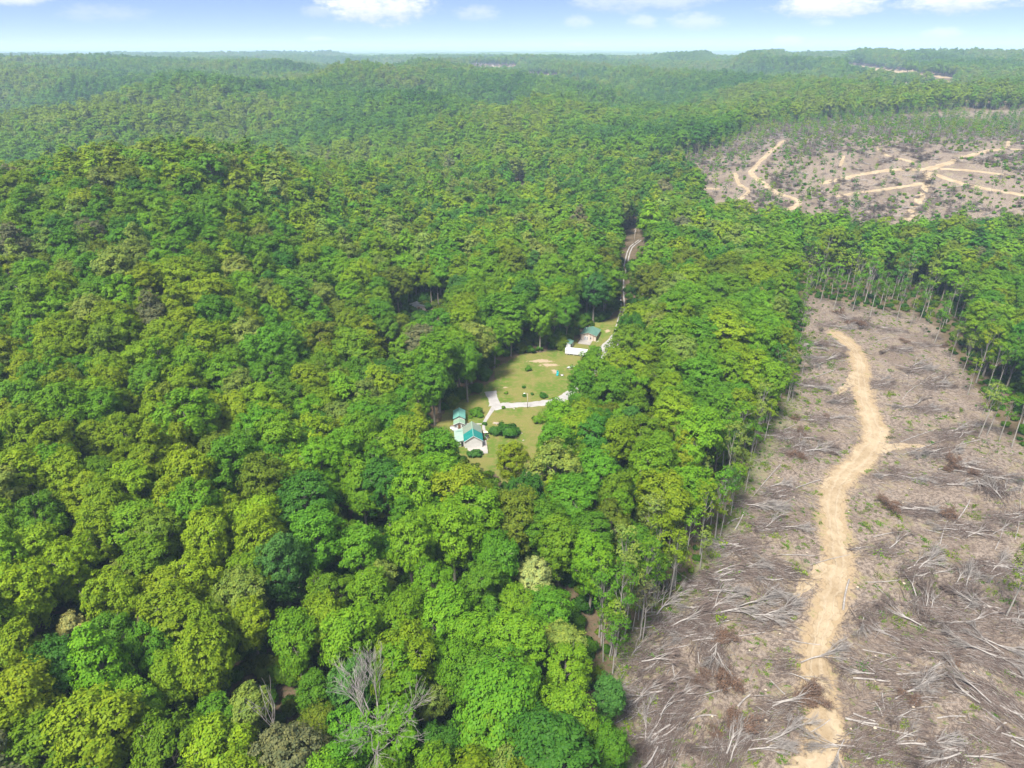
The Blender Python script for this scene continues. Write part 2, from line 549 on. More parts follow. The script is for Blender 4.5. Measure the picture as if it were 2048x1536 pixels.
def dirt_material():
    m, t = material('sandy_dirt')
    g = t.n('ShaderNodeNewGeometry').outputs['Position']
    a = t.n('ShaderNodeAttribute', attribute_name='across').outputs['Fac']
    n1 = t.noise(g, 0.16, 5, 0.6)
    n2 = t.noise(g, 1.3, 5, 0.65)
    n3 = t.noise(g, 6.0, 3, 0.6)
    c = t.mix(t.ramp(n1, 0.3, 0.7), (0.205, 0.152, 0.092), (0.29, 0.23, 0.152))
    c = t.mix(t.math('MULTIPLY', t.ramp(n2, 0.52, 0.75), 0.75), c, (0.145, 0.10, 0.058))
    rut = t.math('MULTIPLY', t.ramp(t.math('ABSOLUTE', t.math('SUBTRACT', t.math('ABSOLUTE', a), 0.42)), 0.2, 0.03), t.ramp(n2, 0.3, 0.6))
    c = t.mix(t.math('MULTIPLY', rut, 0.45), c, (0.33, 0.275, 0.20))
    bp = t.math('ADD', t.math('MULTIPLY', n2, 1.0), t.math('MULTIPLY', n3, 0.35))
    bp = t.math('SUBTRACT', bp, t.math('MULTIPLY', rut, 0.6))
    return finish(m, t, c, 0.95, bp, 0.6, 0.35, 0.1)


DIRT = dirt_material()


def lawn_material():
    m, t = material('lawn_grass')
    g = t.n('ShaderNodeNewGeometry').outputs['Position']
    n1 = t.noise(g, 0.07, 4, 0.6); n2 = t.noise(g, 0.5, 5, 0.65); n3 = t.noise(g, 4.0, 4, 0.7)
    c = t.mix(t.ramp(n1, 0.4, 0.6), (0.075, 0.118, 0.014), (0.14, 0.135, 0.036))
    c = t.mix(t.math('MULTIPLY', t.ramp(n2, 0.46, 0.62), 0.7), c, (0.17, 0.135, 0.052))
    c = t.mix(t.math('MULTIPLY', t.ramp(n3, 0.48, 0.66), 0.65), c, (0.045, 0.078, 0.010))
    bare = t.n('ShaderNodeAttribute', attribute_name='bare').outputs['Fac']
    k = t.ramp(t.math('ADD', bare, t.math('MULTIPLY', t.math('SUBTRACT', n2, 0.5), 1.6)), 0.55, 0.85)
    c = t.mix(k, c, (0.27, 0.21, 0.14))
    return finish(m, t, c, 0.95, n3, 0.7, 0.15, 0.1)


LAWN = lawn_material()


def ground_material():
    m, t = material('ground_soil')
    g = t.n('ShaderNodeNewGeometry').outputs['Position']
    cut = t.n('ShaderNodeAttribute', attribute_name='cut').outputs['Fac']
    far = t.n('ShaderNodeAttribute', attribute_name='far').outputs['Fac']
    sand = t.n('ShaderNodeAttribute', attribute_name='sand').outputs['Fac']
    weed = t.n('ShaderNodeAttribute', attribute_name='weed').outputs['Fac']
    n0 = t.noise(g, 0.045, 4, 0.6); n1 = t.noise(g, 0.22, 5, 0.65); n2 = t.noise(g, 1.1, 5, 0.7); n3 = t.noise(g, 5.0, 4, 0.7)
    forest = t.mix(t.ramp(n1, 0.3, 0.7), (0.075, 0.055, 0.032), (0.12, 0.085, 0.055))
    forest = t.mix(t.ramp(n2, 0.5, 0.7), forest, (0.035, 0.06, 0.015))
    litter = t.mix(t.ramp(n2, 0.36, 0.64), (0.078, 0.058, 0.046), (0.215, 0.172, 0.138))
    litter = t.mix(t.math('MULTIPLY', t.ramp(n1, 0.50, 0.60), 0.55), litter, (0.195, 0.148, 0.098))
    litter = t.mix(t.math('MULTIPLY', t.ramp(n3, 0.52, 0.7), 0.6), litter, (0.31, 0.27, 0.23))
    litter = t.mix(t.math('MULTIPLY', t.ramp(n3, 0.46, 0.3), 0.65), litter, (0.048, 0.034, 0.027))
    litter = t.mix(t.math('MULTIPLY', t.ramp(n0, 0.50, 0.62), 0.5), litter, (0.088, 0.064, 0.050))
    sfac = t.ramp(t.math('ADD', sand, t.math('MULTIPLY', t.math('ADD', n1, n2), 0.6)), 0.74, 1.02)
    litter = t.mix(t.math('MULTIPLY', sfac, 0.85), litter, (0.27, 0.20, 0.118))
    wf = t.math('MULTIPLY', t.ramp(t.math('ADD', t.math('MULTIPLY', n1, 0.6), t.math('MULTIPLY', n2, 0.5)), 0.58, 0.72), 0.55)
    litter = t.mix(wf, litter, (0.085, 0.115, 0.03))
    litter = t.mix(t.math('MULTIPLY', weed, t.ramp(n2, 0.35, 0.6)), litter, (0.085, 0.12, 0.025))
    ck = t.ramp(t.math('ADD', cut, t.math('MULTIPLY', t.math('SUBTRACT', n1, 0.5), 0.9)), 0.38, 0.62)
    c = t.mix(ck, forest, litter)
    f1 = t.noise(g, 0.055, 4, 0.7); f2 = t.noise(g, 0.0022, 4, 0.6)
    canopy = t.mix(t.ramp(f1, 0.3, 0.7), (0.030, 0.072, 0.016), (0.085, 0.155, 0.03))
    canopy = t.mix(t.math('MULTIPLY', t.ramp(f2, 0.4, 0.7), 0.6), canopy, (0.10, 0.155, 0.04))
    c = t.mix(far, c, canopy)
    bp = t.math('ADD', n2, t.math('MULTIPLY', n3, 0.5))
    b = finish(m, t, c, 0.95, bp, 0.8, 0.35, 0.1)
    return b


SOIL = ground_material()

# ------------------------------------------------------------------ the ground sheet (finer near the camera, out to the horizon)
rings = [28.0]
while rings[-1] < 42000:
    r = rings[-1]
    rings.append(r * (1.0068 if r < 1200 else 1.011 if r < 6000 else 1.02))
rings = np.array(rings)
ANG = np.radians(np.linspace(-72, 72, 420))
R, T = np.meshgrid(rings, ANG, indexing='ij')
gx, gy = (R * np.sin(T)).ravel(), (R * np.cos(T)).ravel()
gz = height(gx, gy)
gu, gv, gd = project(gx, gy, gz)
near = (gy > 30) & (gd > 1)


def soft_poly(u, v, poly, width):
    inside = in_poly(u, v, poly)
    d = dist_line(u, v, poly + poly[:1])
    return np.clip(0.5 + np.where(inside, d, -d) / (2 * width), 0, 1)


TRACK = [(1618, 1720), (1622, 1610), (1640, 1536), (1652, 1460), (1640, 1400), (1628, 1340), (1640, 1270), (1655, 1225), (1668, 1180), (1680, 1130),
         (1672, 1080), (1664, 1030), (1668, 985), (1690, 945), (1722, 918), (1745, 890), (1752, 862), (1738, 825), (1726, 795), (1722, 755), (1718, 720),
         (1706, 695), (1688, 678), (1672, 668)]
# world-space copies of the outlines
TRACK_W = [ground(u, v)[:2] for u, v in TRACK]
cutm = np.zeros(len(gx)); sandm = np.zeros(len(gx)); weedm = np.zeros(len(gx))
k = near & (gy < 700)
cutm[k] = soft_poly(gu[k], gv[k], CUT, 26)
dtr = dist_line(gx[k], gy[k], TRACK_W)
sandm[k] = np.clip(1 - dtr / 8.0, 0, 1) * 0.62
weedm[k] = np.clip(1 - dist_line(gu[k], gv[k], CUT[3:16]) / 55.0, 0, 1) * 0.85
k = near & (gy > 380) & (gy < 2600)
cutm[k] = np.maximum(cutm[k], soft_poly(gu[k], gv[k], FARCUT, 8))
for line, wd in FAR_BARE:
    k = near & (gy > 700) & (gy < 5000)
    dl = dist_line(gu[k], gv[k], line)
    sandm[k] = np.maximum(sandm[k], (dl < 5) * 1.0)
    cutm[k] = np.maximum(cutm[k], (dl < 5) * 1.0)
rr = np.hypot(gx, gy)
farm = sstep(rr, 4200, 5200)
bump = (vnoise(gx / 16, gy / 16, 77) + vnoise(gx / 41, gy / 41, 78)) * 9
gzz = gz + farm * (bump + 6)
nr, na = len(rings), len(ANG)
ii = (np.arange(nr - 1)[:, None] * na + np.arange(na - 1)).ravel()
gf = np.c_[ii, ii + na, ii + na + 1, ii + 1][:, ::-1]
gme = mesh_quads('ground', np.c_[gx, gy, gzz], gf, [SOIL], smooth=True, attrs={'cut': cutm, 'far': farm, 'sand': sandm, 'weed': weedm})
tag(link('ground', gme), 'hilly ground with brown logged soil and leaf litter', 'ground', kind='structure')


def strip(name, pts, halfw, mat, lift=0.06, ragged=0.0, seed=1, step=1.0, label=None, cat='track', across=9, ruts=0.0):
    """a draped ribbon along world points"""
    P = np.array(pts, float)
    if np.ndim(halfw) == 0:
        halfw = [halfw] * len(P)
    seg = np.hypot(*np.diff(P, axis=0).T)
    s = np.r_[0, np.cumsum(seg)]
    n = max(4, int(s[-1] / step))
    q = np.linspace(0, s[-1], n)
    cx, cy_, hw = np.interp(q, s, P[:, 0]), np.interp(q, s, P[:, 1]), np.interp(q, s, halfw)
    ker = np.ones(5) / 5
    for _ in range(2 if n > 12 else 0):
        cx[2:-2] = np.convolve(cx, ker, 'valid'); cy_[2:-2] = np.convolve(cy_, ker, 'valid')
    dx, dy = np.gradient(cx), np.gradient(cy_)
    L = np.hypot(dx, dy) + 1e-9
    nx, ny = dy / L, -dx / L
    a = np.linspace(-1, 1, across)
    wl = hw * (1 + ragged * (vnoise(q / 2.6, q * 0, seed) * 2 - 1) + ragged * .6 * (vnoise(q / .8, q * 0, seed + 3) * 2 - 1))
    wr = hw * (1 + ragged * (vnoise(q / 2.6, q * 0, seed + 5) * 2 - 1) + ragged * .6 * (vnoise(q / .8, q * 0, seed + 8) * 2 - 1))
    W = np.where(a[None, :] < 0, wl[:, None], wr[:, None]) * a[None, :]
    x = cx[:, None] + nx[:, None] * W; y = cy_[:, None] + ny[:, None] * W
    z = height(x.ravel(), y.ravel()).reshape(x.shape) + lift
    if ruts:
        wander = (vnoise(q / 9, q * 0, seed + 40) - .5) * .3
        aa = a[None, :] - wander[:, None]
        z -= ruts * (np.exp(-((aa - .36) / .11) ** 2) + np.exp(-((aa + .36) / .11) ** 2)) * (.4 + vnoise(x / 2.2, y / 2.2, seed + 41))
        z += ruts * (.9 * np.exp(-((np.abs(a)[None, :] - .86) / .1) ** 2) * vnoise(x / 1.7, y / 1.7, seed + 44) + .7 * (vnoise(x / .9, y / .9, seed + 42)) + .3)
    z -= (np.abs(a)[None, :] > 0.99) * (lift + 0.05 + ruts)
    V = np.c_[x.ravel(), y.ravel(), z.ravel()]
    i0 = (np.arange(n - 1)[:, None] * across + np.arange(across - 1)).ravel()
    F = np.c_[i0, i0 + 1, i0 + across + 1, i0 + across]
    me = mesh_quads(name, V, F, [mat], smooth=True, attrs={'across': np.tile(a, n)})
    # make the normals point up
    if me.polygons[0].normal.z < 0:
        me.flip_normals()
    o = link(name, me)
    if label:
        tag(o, label, cat)
    return tag(o, kind='structure')


TW = np.interp(np.arange(len(TRACK)), [0, 2, 4, 6, 9, 11, 14, 16, 18, 20, 23], [6.5, 5.0, 2.7, 2.4, 3.0, 2.6, 3.4, 3.7, 2.3, 2.2, 1.2])
strip('dirt_track', TRACK_W, TW, DIRT, 0.10, 0.42, 3, 0.5, 'pale sandy logging track winding through the nearest clear-cut', across=23, ruts=.16)
SPURS = [[(1690, 945), (1660, 960), (1640, 985)], [(1655, 1130), (1610, 1165), (1590, 1195)], [(1760, 900), (1800, 890), (1850, 892)], [(1722, 740), (1690, 775), (1672, 790)]]
for i, L in enumerate(SPURS):
    strip('dirt_track', [ground(u, v)[:2] for u, v in L], [2.4, 2.0, 0.8], DIRT, 0.05 + 0.004 * i, 0.4, 20 + i, 0.8,
          ['short sandy spur left of the track at its upper bend', 'sandy turnout left of the track halfway down', 'narrow sandy spur right of the track bend',
           'sandy turnout left of the track near its top'][i], across=7)
FLAB = ['main sandy logging road sweeping across the distant clear-cut', 'sandy branch road dropping from the distant junction toward the trees',
        'sandy branch road running right from the distant junction', 'sandy branch road running left below the distant main road',
        'upper sandy branch right of the distant junction', 'sandy logging road climbing the left side of the distant clear-cut',
        'short sandy bend at the foot of the left distant road', 'sandy hooked track at the left end of the distant clear-cut',
        'thin sandy track at far left of the distant clear-cut', 'short curved sandy track above the distant main road',
        'faint sandy path left of the short curved distant track', 'sandy stub at the right top of the distant main road']
for i, (L, wd) in enumerate(FAR_TRACKS):
    strip('dirt_track', [ground(u, v)[:2] for u, v in L], wd * 0.62, DIRT, 0.25 + 0.01 * i, 0.35, 40 + i, 3.0, FLAB[i], across=7)

# ------------------------------------------------------------------ lawn and drive round the houses (level ground, z = 0)
LAWN_W = [flatp(u, v) for u, v in [(868, 852), (905, 812), (950, 790), (985, 745), (1008, 720), (1040, 708), (1120, 700), (1150, 672), (1205, 650),
                                   (1245, 640), (1262, 690), (1240, 760), (1200, 830), (1150, 880), (1105, 950), (1060, 985), (1010, 975), (940, 945), (890, 900)]]
lx = np.arange(-45, 75, 0.8); ly = np.arange(180, 330, 0.8)
LX, LY = np.meshgrid(lx, ly, indexing='ij')
wob = (fbm(LX / 6, LY / 6, 91, 3) - 0.5) * 9
dl = dist_line(LX, LY, LAWN_W + LAWN_W[:1]) * np.where(in_poly(LX, LY, LAWN_W), 1, -1) + wob
idx = np.arange(LX.size).reshape(LX.shape)
fm = (dl[:-1, :-1] > 0) & (dl[1:, 1:] > 0) & (dl[1:, :-1] > 0) & (dl[:-1, 1:] > 0)
lf = np.c_[idx[:-1, :-1][fm], idx[1:, :-1][fm], idx[1:, 1:][fm], idx[:-1, 1:][fm]]
bare = np.zeros(LX.size)
for u, v, ru, rv in [(1080, 722, 6.5, 2.2), (1098, 730, 5, 2.0), (1110, 742, 1.6, 3), (1140, 738, 1.5, 1), (992, 846, 1.9, 1.2), (1060, 706, 3, .8), (1215, 668, 1.6, 2), (1010, 775, 1.2, 1.0), (1055, 950, 2, 2)]:
    cx, cyy = flatp(u, v)
    bare = np.maximum(bare, np.clip(1.25 - np.hypot((LX.ravel() - cx) / ru, (LY.ravel() - cyy) / rv) * 0.75, 0, 1))
used, inv = np.unique(lf, return_inverse=True)
LZ = height(LX.ravel()[used], LY.ravel()[used]) + 0.05
lme = mesh_quads('lawn', np.c_[LX.ravel()[used], LY.ravel()[used], LZ], inv.reshape(-1, 4), [LAWN], smooth=True, attrs={'bare': bare[used]})
tag(link('lawn', lme), 'mown grass clearing with dry and bare patches around the houses', 'lawn', kind='structure')
strip('gravel_drive', [flatp(u, v) for u, v in [(986, 816), (1010, 811), (1050, 809), (1090, 807), (1122, 799), (1150, 778), (1190, 740), (1212, 708), (1222, 690)]],
      [2.6, 2.7, 2.4, 2.8, 2.8, 2.4, 2.4, 2.6, 3.5], GRAVEL, 0.09, 0.16, 61, 0.5, 'pale gravel drive crossing the lawn', 'drive')
strip('gravel_drive', [flatp(u, v) for u, v in [(980, 783), (983, 790), (987, 800), (991, 812)]], [3.0, 2.8, 2.2, 3.2], GRAVEL, 0.104, 0.12, 71, 0.6,
      'gravel turning stub at the left end of the drive', 'drive')
strip('gravel_drive', [flatp(u, v) for u, v in [(1182, 712), (1200, 706), (1222, 690), (1232, 676)]], [2.6, 4.0, 4.2, 2.5], GRAVEL, 0.118, 0.12, 75, 0.6,
      'pale gravel parking pad beside the brown cabin', 'drive')
strip('walkway', [flatp(u, v) for u, v in [(988, 814), (976, 832), (968, 846), (967, 856), (971, 868), (972, 880)]], [1.4, 1.0, 0.8, 0.75, 0.8, 0.8], GRAVEL, 0.13, 0.08, 81, 0.5,
      'narrow pale walkway from the drive to the main house', 'path', across=5)
strip('walkway', [flatp(u, v) for u, v in [(966, 848), (950, 848), (934, 851)]], [0.5, 0.45, 0.45], GRAVEL, 0.14, 0.08, 85, 0.5,
      'short pale walkway leading left to the cottage', 'path', across=5)
LANE = [(1231, 672), (1238, 645), (1246, 615), (1244, 590), (1244, 560), (1250, 535), (1257, 505), (1262, 494), (1280, 480)]
LP = np.array([ground(u, v)[:2] for u, v in LANE])
d_ = np.gradient(LP, axis=0); d_ /= np.linalg.norm(d_, axis=1)[:, None]
off = np.c_[d_[:, 1], -d_[:, 0]]
for sgn, word in ((-1, 'left'), (1, 'right')):
    strip('gravel_track', LP + off * 0.9 * sgn, 0.46, GRAVEL, 0.08, 0.15, 90 + sgn, 0.8, word + ' gravel wheel track of the lane behind the cabin', across=5)

# ------------------------------------------------------------------ vegetation shapes


def unit(a):
    return a / (np.linalg.norm(a, axis=-1, keepdims=True) + 1e-9)


def leaf_quads(c, n, s, rng):
    t = unit(np.cross(n, unit(rng.normal(size=n.shape))))
    b = np.cross(n, t)
    s = s[:, None]
    asp = 0.62
    V = np.stack([c - t * s, c - b * s * asp + n * s * .12, c + t * s, c + b * s * asp + n * s * .12], 1)
    return V.reshape(-1, 3)


def tube_arrays(segs, n=5):
    """segs: list of (points, radii) -> vertex and quad arrays"""
    V = []; F = []; base = 0
    for pts, rs in segs:
        pts = np.asarray(pts, float); m = len(pts)
        d = np.gradient(pts, axis=0); d = unit(d)
        ref = np.where(np.abs(d[:, 2:3]) > 0.9, [[1.0, 0, 0]], [[0, 0, 1.0]])
        a = unit(np.cross(d, ref)); b = np.cross(d, a)
        th = np.arange(n) * 2 * math.pi / n
        ring = pts[:, None] + (a[:, None] * np.cos(th)[None, :, None] + b[:, None] * np.sin(th)[None, :, None]) * np.asarray(rs)[:, None, None]
        V.append(ring.reshape(-1, 3))
        i = np.arange(m - 1)[:, None] * n; k = np.arange(n)[None, :]
        F.append(np.stack([i + k, i + (k + 1) % n, i + n + (k + 1) % n, i + n + k], -1).reshape(-1, 4) + base)
        base += m * n
    return np.concatenate(V), np.concatenate(F)


def lobes_for(kind, rng):
    L = []
    if kind in ('round', 'tall'):
        # an upright ovoid of overlapping lobes with an uneven outline
        n, R, rz, zc = (17, 3.5, 6.0, 13.0) if kind == 'round' else (17, 2.75, 7.2, 12.6)
        ph = rng.uniform(0, 6.28)
        L.append((rng.normal(0, .6), rng.normal(0, .6), zc + rz * .82, rng.uniform(1.7, 2.3)))
        for i in range(n):
            c = 0.86 - 1.62 * (i + .5) / n
            a = ph + i * 2.39996 + rng.normal(0, .22)
            rr_ = math.sqrt(1 - c * c)
            f = rng.uniform(.78, 1.22)
            taper = 1.0 if c > 0 else 1 + c * .35
            L.append((R * rr_ * f * taper * math.cos(a), R * rr_ * f * taper * math.sin(a), zc + rz * c * rng.uniform(.88, 1.08), rng.uniform(1.3, 2.35) * (1 if c > -.3 else .85)))
    elif kind == 'poplar':
        for z, r0, rr0, n in ((20.6, 0, 1.0, 1), (18.6, .8, 1.3, 3), (16.0, 1.6, 1.55, 4), (13.2, 2.1, 1.7, 5), (10.4, 2.4, 1.6, 5)):
            a0 = rng.uniform(0, 6.28)
            for i in range(n):
                a = a0 + i * 6.283 / n + rng.normal(0, .12)
                L.append((r0 * math.cos(a), r0 * math.sin(a), z + rng.normal(0, .3), rr0 * rng.uniform(.9, 1.1)))
    elif kind == 'slender':
        L.append((rng.normal(0, .3), rng.normal(0, .3), 18.4, 1.4))
        for z, r0, rr0, n in ((16.4, 1.3, 1.35, 3), (14.0, 1.6, 1.25, 3), (11.5, 1.5, 0.9, 2)):
            a0 = rng.uniform(0, 6.28)
            for i in range(n):
                a = a0 + i * 6.283 / n + rng.normal(0, .4)
                L.append((r0 * math.cos(a), r0 * math.sin(a), z + rng.normal(0, .8), rr0 * rng.uniform(.7, 1.2)))
    elif kind == 'bush':
        for i in range(9):
            a = i * 2.4 + rng.normal(0, .3); r = rng.uniform(.35, .95) if i else 0
            L.append((r * math.cos(a), r * math.sin(a), rng.uniform(.25, 1.3) if i else 1.2, rng.uniform(.22, .5)))
    return L


def tree_arrays(kind, seed, lod=0):
    rng = np.random.default_rng(seed)
    L = lobes_for(kind, rng)
    top = max(l[2] for l in L)
    cen = np.array([0, 0, np.mean([l[2] for l in L]) - (1.5 if kind != 'bush' else .3)])
    dens = {'slender': 0.42}.get(kind, 1.0)
    cs, ns, ss, sh = [], [], [], []
    for (x, y, z, r) in L:
        lc = np.array([x, y, z]); out = unit(lc - cen + [0, 0, 1e-3])
        nc = int((5.6 if lod == 0 else 3.2 if lod == 1 else 1.4) * r * r * (0.55 if kind == 'slender' else 1) + 4)
        if kind == 'bush':
            nc = 9
        d = unit(rng.normal(size=(nc * 3, 3)))
        keep = (d @ out > -0.35) & (d[:, 2] > -0.65)
        d = d[keep][:nc]
        pc = lc + d * r * rng.uniform(.5, 1.28, (len(d), 1)) * [1, 1, .88]
        cr = rng.uniform(.55, 1.0, len(d)) * (0.42 if kind == 'bush' else 1.0 if r > 1.5 else .8)
        for q in range(len(d)):
            nl = max(3, int((46 if lod == 0 else 11 if lod == 1 else 5) * dens * (cr[q] if kind != 'bush' else .8)))
            e = unit(rng.normal(size=(nl, 3)))
            ax = unit(d[q] * .8 + [0, 0, .7])
            e = unit(e + ax * 0.75)
            p = pc[q] + e * cr[q] * rng.uniform(.5, 1.3, (nl, 1)) * [1, 1, .75]
            cs.append(p)
            co = unit(p - cen)
            if lod == 0:
                ns.append(unit(e * .5 + ax * .3 + co * .6 + rng.normal(size=(nl, 3)) * .3))
            else:
                ns.append(unit(e * .3 + ax * .2 + co * .9 + rng.normal(size=(nl, 3)) * .18))
            base = (0.24 if lod == 0 else 0.50 if lod == 1 else 0.95) * (.62 if kind == 'bush' else 1)
            ss.append(base * rng.uniform(.7, 1.35, nl))
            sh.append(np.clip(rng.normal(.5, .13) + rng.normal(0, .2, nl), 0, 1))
    c, n, s, sh = map(np.concatenate, (cs, ns, ss, sh))
    V = leaf_quads(c, n, s, rng)
    F = np.arange(len(V)).reshape(-1, 4)
    segs = []
    if kind == 'bush':
        for (x, y, z, r) in L:
            segs.append(([(0, 0, -.1), (x * .5, y * .5, z * .6), (x, y, z)], [.04, .03, .015]))
    else:
        tr = {'slender': .17, 'poplar': .27}.get(kind, .32)
        bend = rng.normal(0, .35, 2)
        tz = np.array([-1.0, 3, 7, 11, top * .78, top])
        tp = np.c_[bend[0] * np.sin(tz / 7), bend[1] * np.sin(tz / 6), tz]
        segs.append((tp, tr * np.array([1.35, 1.0, .86, .66, .42, .1])))
        if lod < 2:
            for (x, y, z, r) in L[1:]:
                zs = max(z - rng.uniform(3.0, 5.0), 5)
                b0 = np.array([np.interp(zs, tz, tp[:, 0]), np.interp(zs, tz, tp[:, 1]), zs])
                e = np.array([x, y, z])
                segs.append(([b0, b0 * .45 + e * .55 - [0, 0, .4], e], tr * np.array([.42, .27, .09])))
                if lod == 0:
                    for _ in range(3):
                        segs.append(([b0 * .4 + e * .6 - [0, 0, .3], e + rng.normal(0, r * .4, 3), e + unit(rng.normal(size=3)) * r * .95], tr * np.array([.2, .12, .04])))
    TV, TF = tube_arrays(segs, 6 if lod == 0 else 4)
    return V, F, sh, TV, TF


PROTO = {}      # (kind, i) -> crown mesh, trunk mesh
KIND_N = {'round': 8, 'tall': 6, 'poplar': 3, 'slender': 4, 'bush': 3}
for kind, nv in KIND_N.items():
    for i in range(nv):
        V, F, sh, TV, TF = tree_arrays(kind, 100 + i * 7 + len(kind))
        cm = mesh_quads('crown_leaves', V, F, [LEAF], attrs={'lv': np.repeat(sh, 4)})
        tm = mesh_quads('tree_trunk', TV, TF, [PALEBARK if kind == 'slender' else BARK], smooth=True)
        PROTO[kind, i] = (cm, tm)


def whole_mesh(kind, seed, lod):
    V, F, sh, TV, TF = tree_arrays(kind, seed, lod)
    n = len(V)
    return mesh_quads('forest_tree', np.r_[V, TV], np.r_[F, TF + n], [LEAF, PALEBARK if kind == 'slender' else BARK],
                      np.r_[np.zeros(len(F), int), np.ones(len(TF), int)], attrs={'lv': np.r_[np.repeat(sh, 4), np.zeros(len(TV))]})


def proto_collection(name, meshes):
    c = bpy.data.collections.new(name)
    for i, me in enumerate(meshes):
        c.objects.link(bpy.data.objects.new('%s_%02d' % (name, i), me))
    return c


def scatter(name, coll, loc, rot, scl, var, tint, label, cat, parent=None):
    """one object of kind stuff: instances of a collection's meshes on points"""
    n = len(loc)
    me = bpy.data.meshes.new(name)
    me.vertices.add(n)
    me.vertices.foreach_set('co', np.asarray(loc, np.float32).ravel())
    for nm, ty, arr, key in (('rot', 'FLOAT_VECTOR', rot, 'vector'), ('scl', 'FLOAT_VECTOR', scl, 'vector'), ('tint', 'FLOAT_VECTOR', tint, 'vector')):
        at = me.attributes.new(nm, ty, 'POINT')
        at.data.foreach_set(key, np.asarray(arr, np.float32).ravel())
    at = me.attributes.new('var', 'INT', 'POINT')
    at.data.foreach_set('value', np.asarray(var, np.int32))
    ng = bpy.data.node_groups.new(name + '_scatter', 'GeometryNodeTree')
    ng.interface.new_socket('Geometry', in_out='INPUT', socket_type='NodeSocketGeometry')
    ng.interface.new_socket('Geometry', in_out='OUTPUT', socket_type='NodeSocketGeometry')
    N = ng.nodes
    gi, go = N.new('NodeGroupInput'), N.new('NodeGroupOutput')
    ci = N.new('GeometryNodeCollectionInfo')
    ci.inputs['Collection'].default_value = coll
    ci.inputs['Separate Children'].default_value = True
    ci.inputs['Reset Children'].default_value = True
    ip = N.new('GeometryNodeInstanceOnPoints')
    ip.inputs['Pick Instance'].default_value = True
    Lk = ng.links.new
    Lk(gi.outputs[0], ip.inputs['Points'])
    Lk(ci.outputs[0], ip.inputs['Instance'])
    for nm, ty, sock in (('rot', 'FLOAT_VECTOR', 'Rotation'), ('scl', 'FLOAT_VECTOR', 'Scale'), ('var', 'INT', 'Instance Index')):
        na_ = N.new('GeometryNodeInputNamedAttribute')
        na_.data_type = ty
        na_.inputs['Name'].default_value = nm
        Lk([o for o in na_.outputs if o.enabled and o.name == 'Attribute'][0], ip.inputs[sock])
    Lk(ip.outputs[0], go.inputs[0])
    o = link(name, me, parent)
    md = o.modifiers.new('scatter', 'NODES')
    md.node_group = ng
    return tag(o, label, cat, kind='stuff')


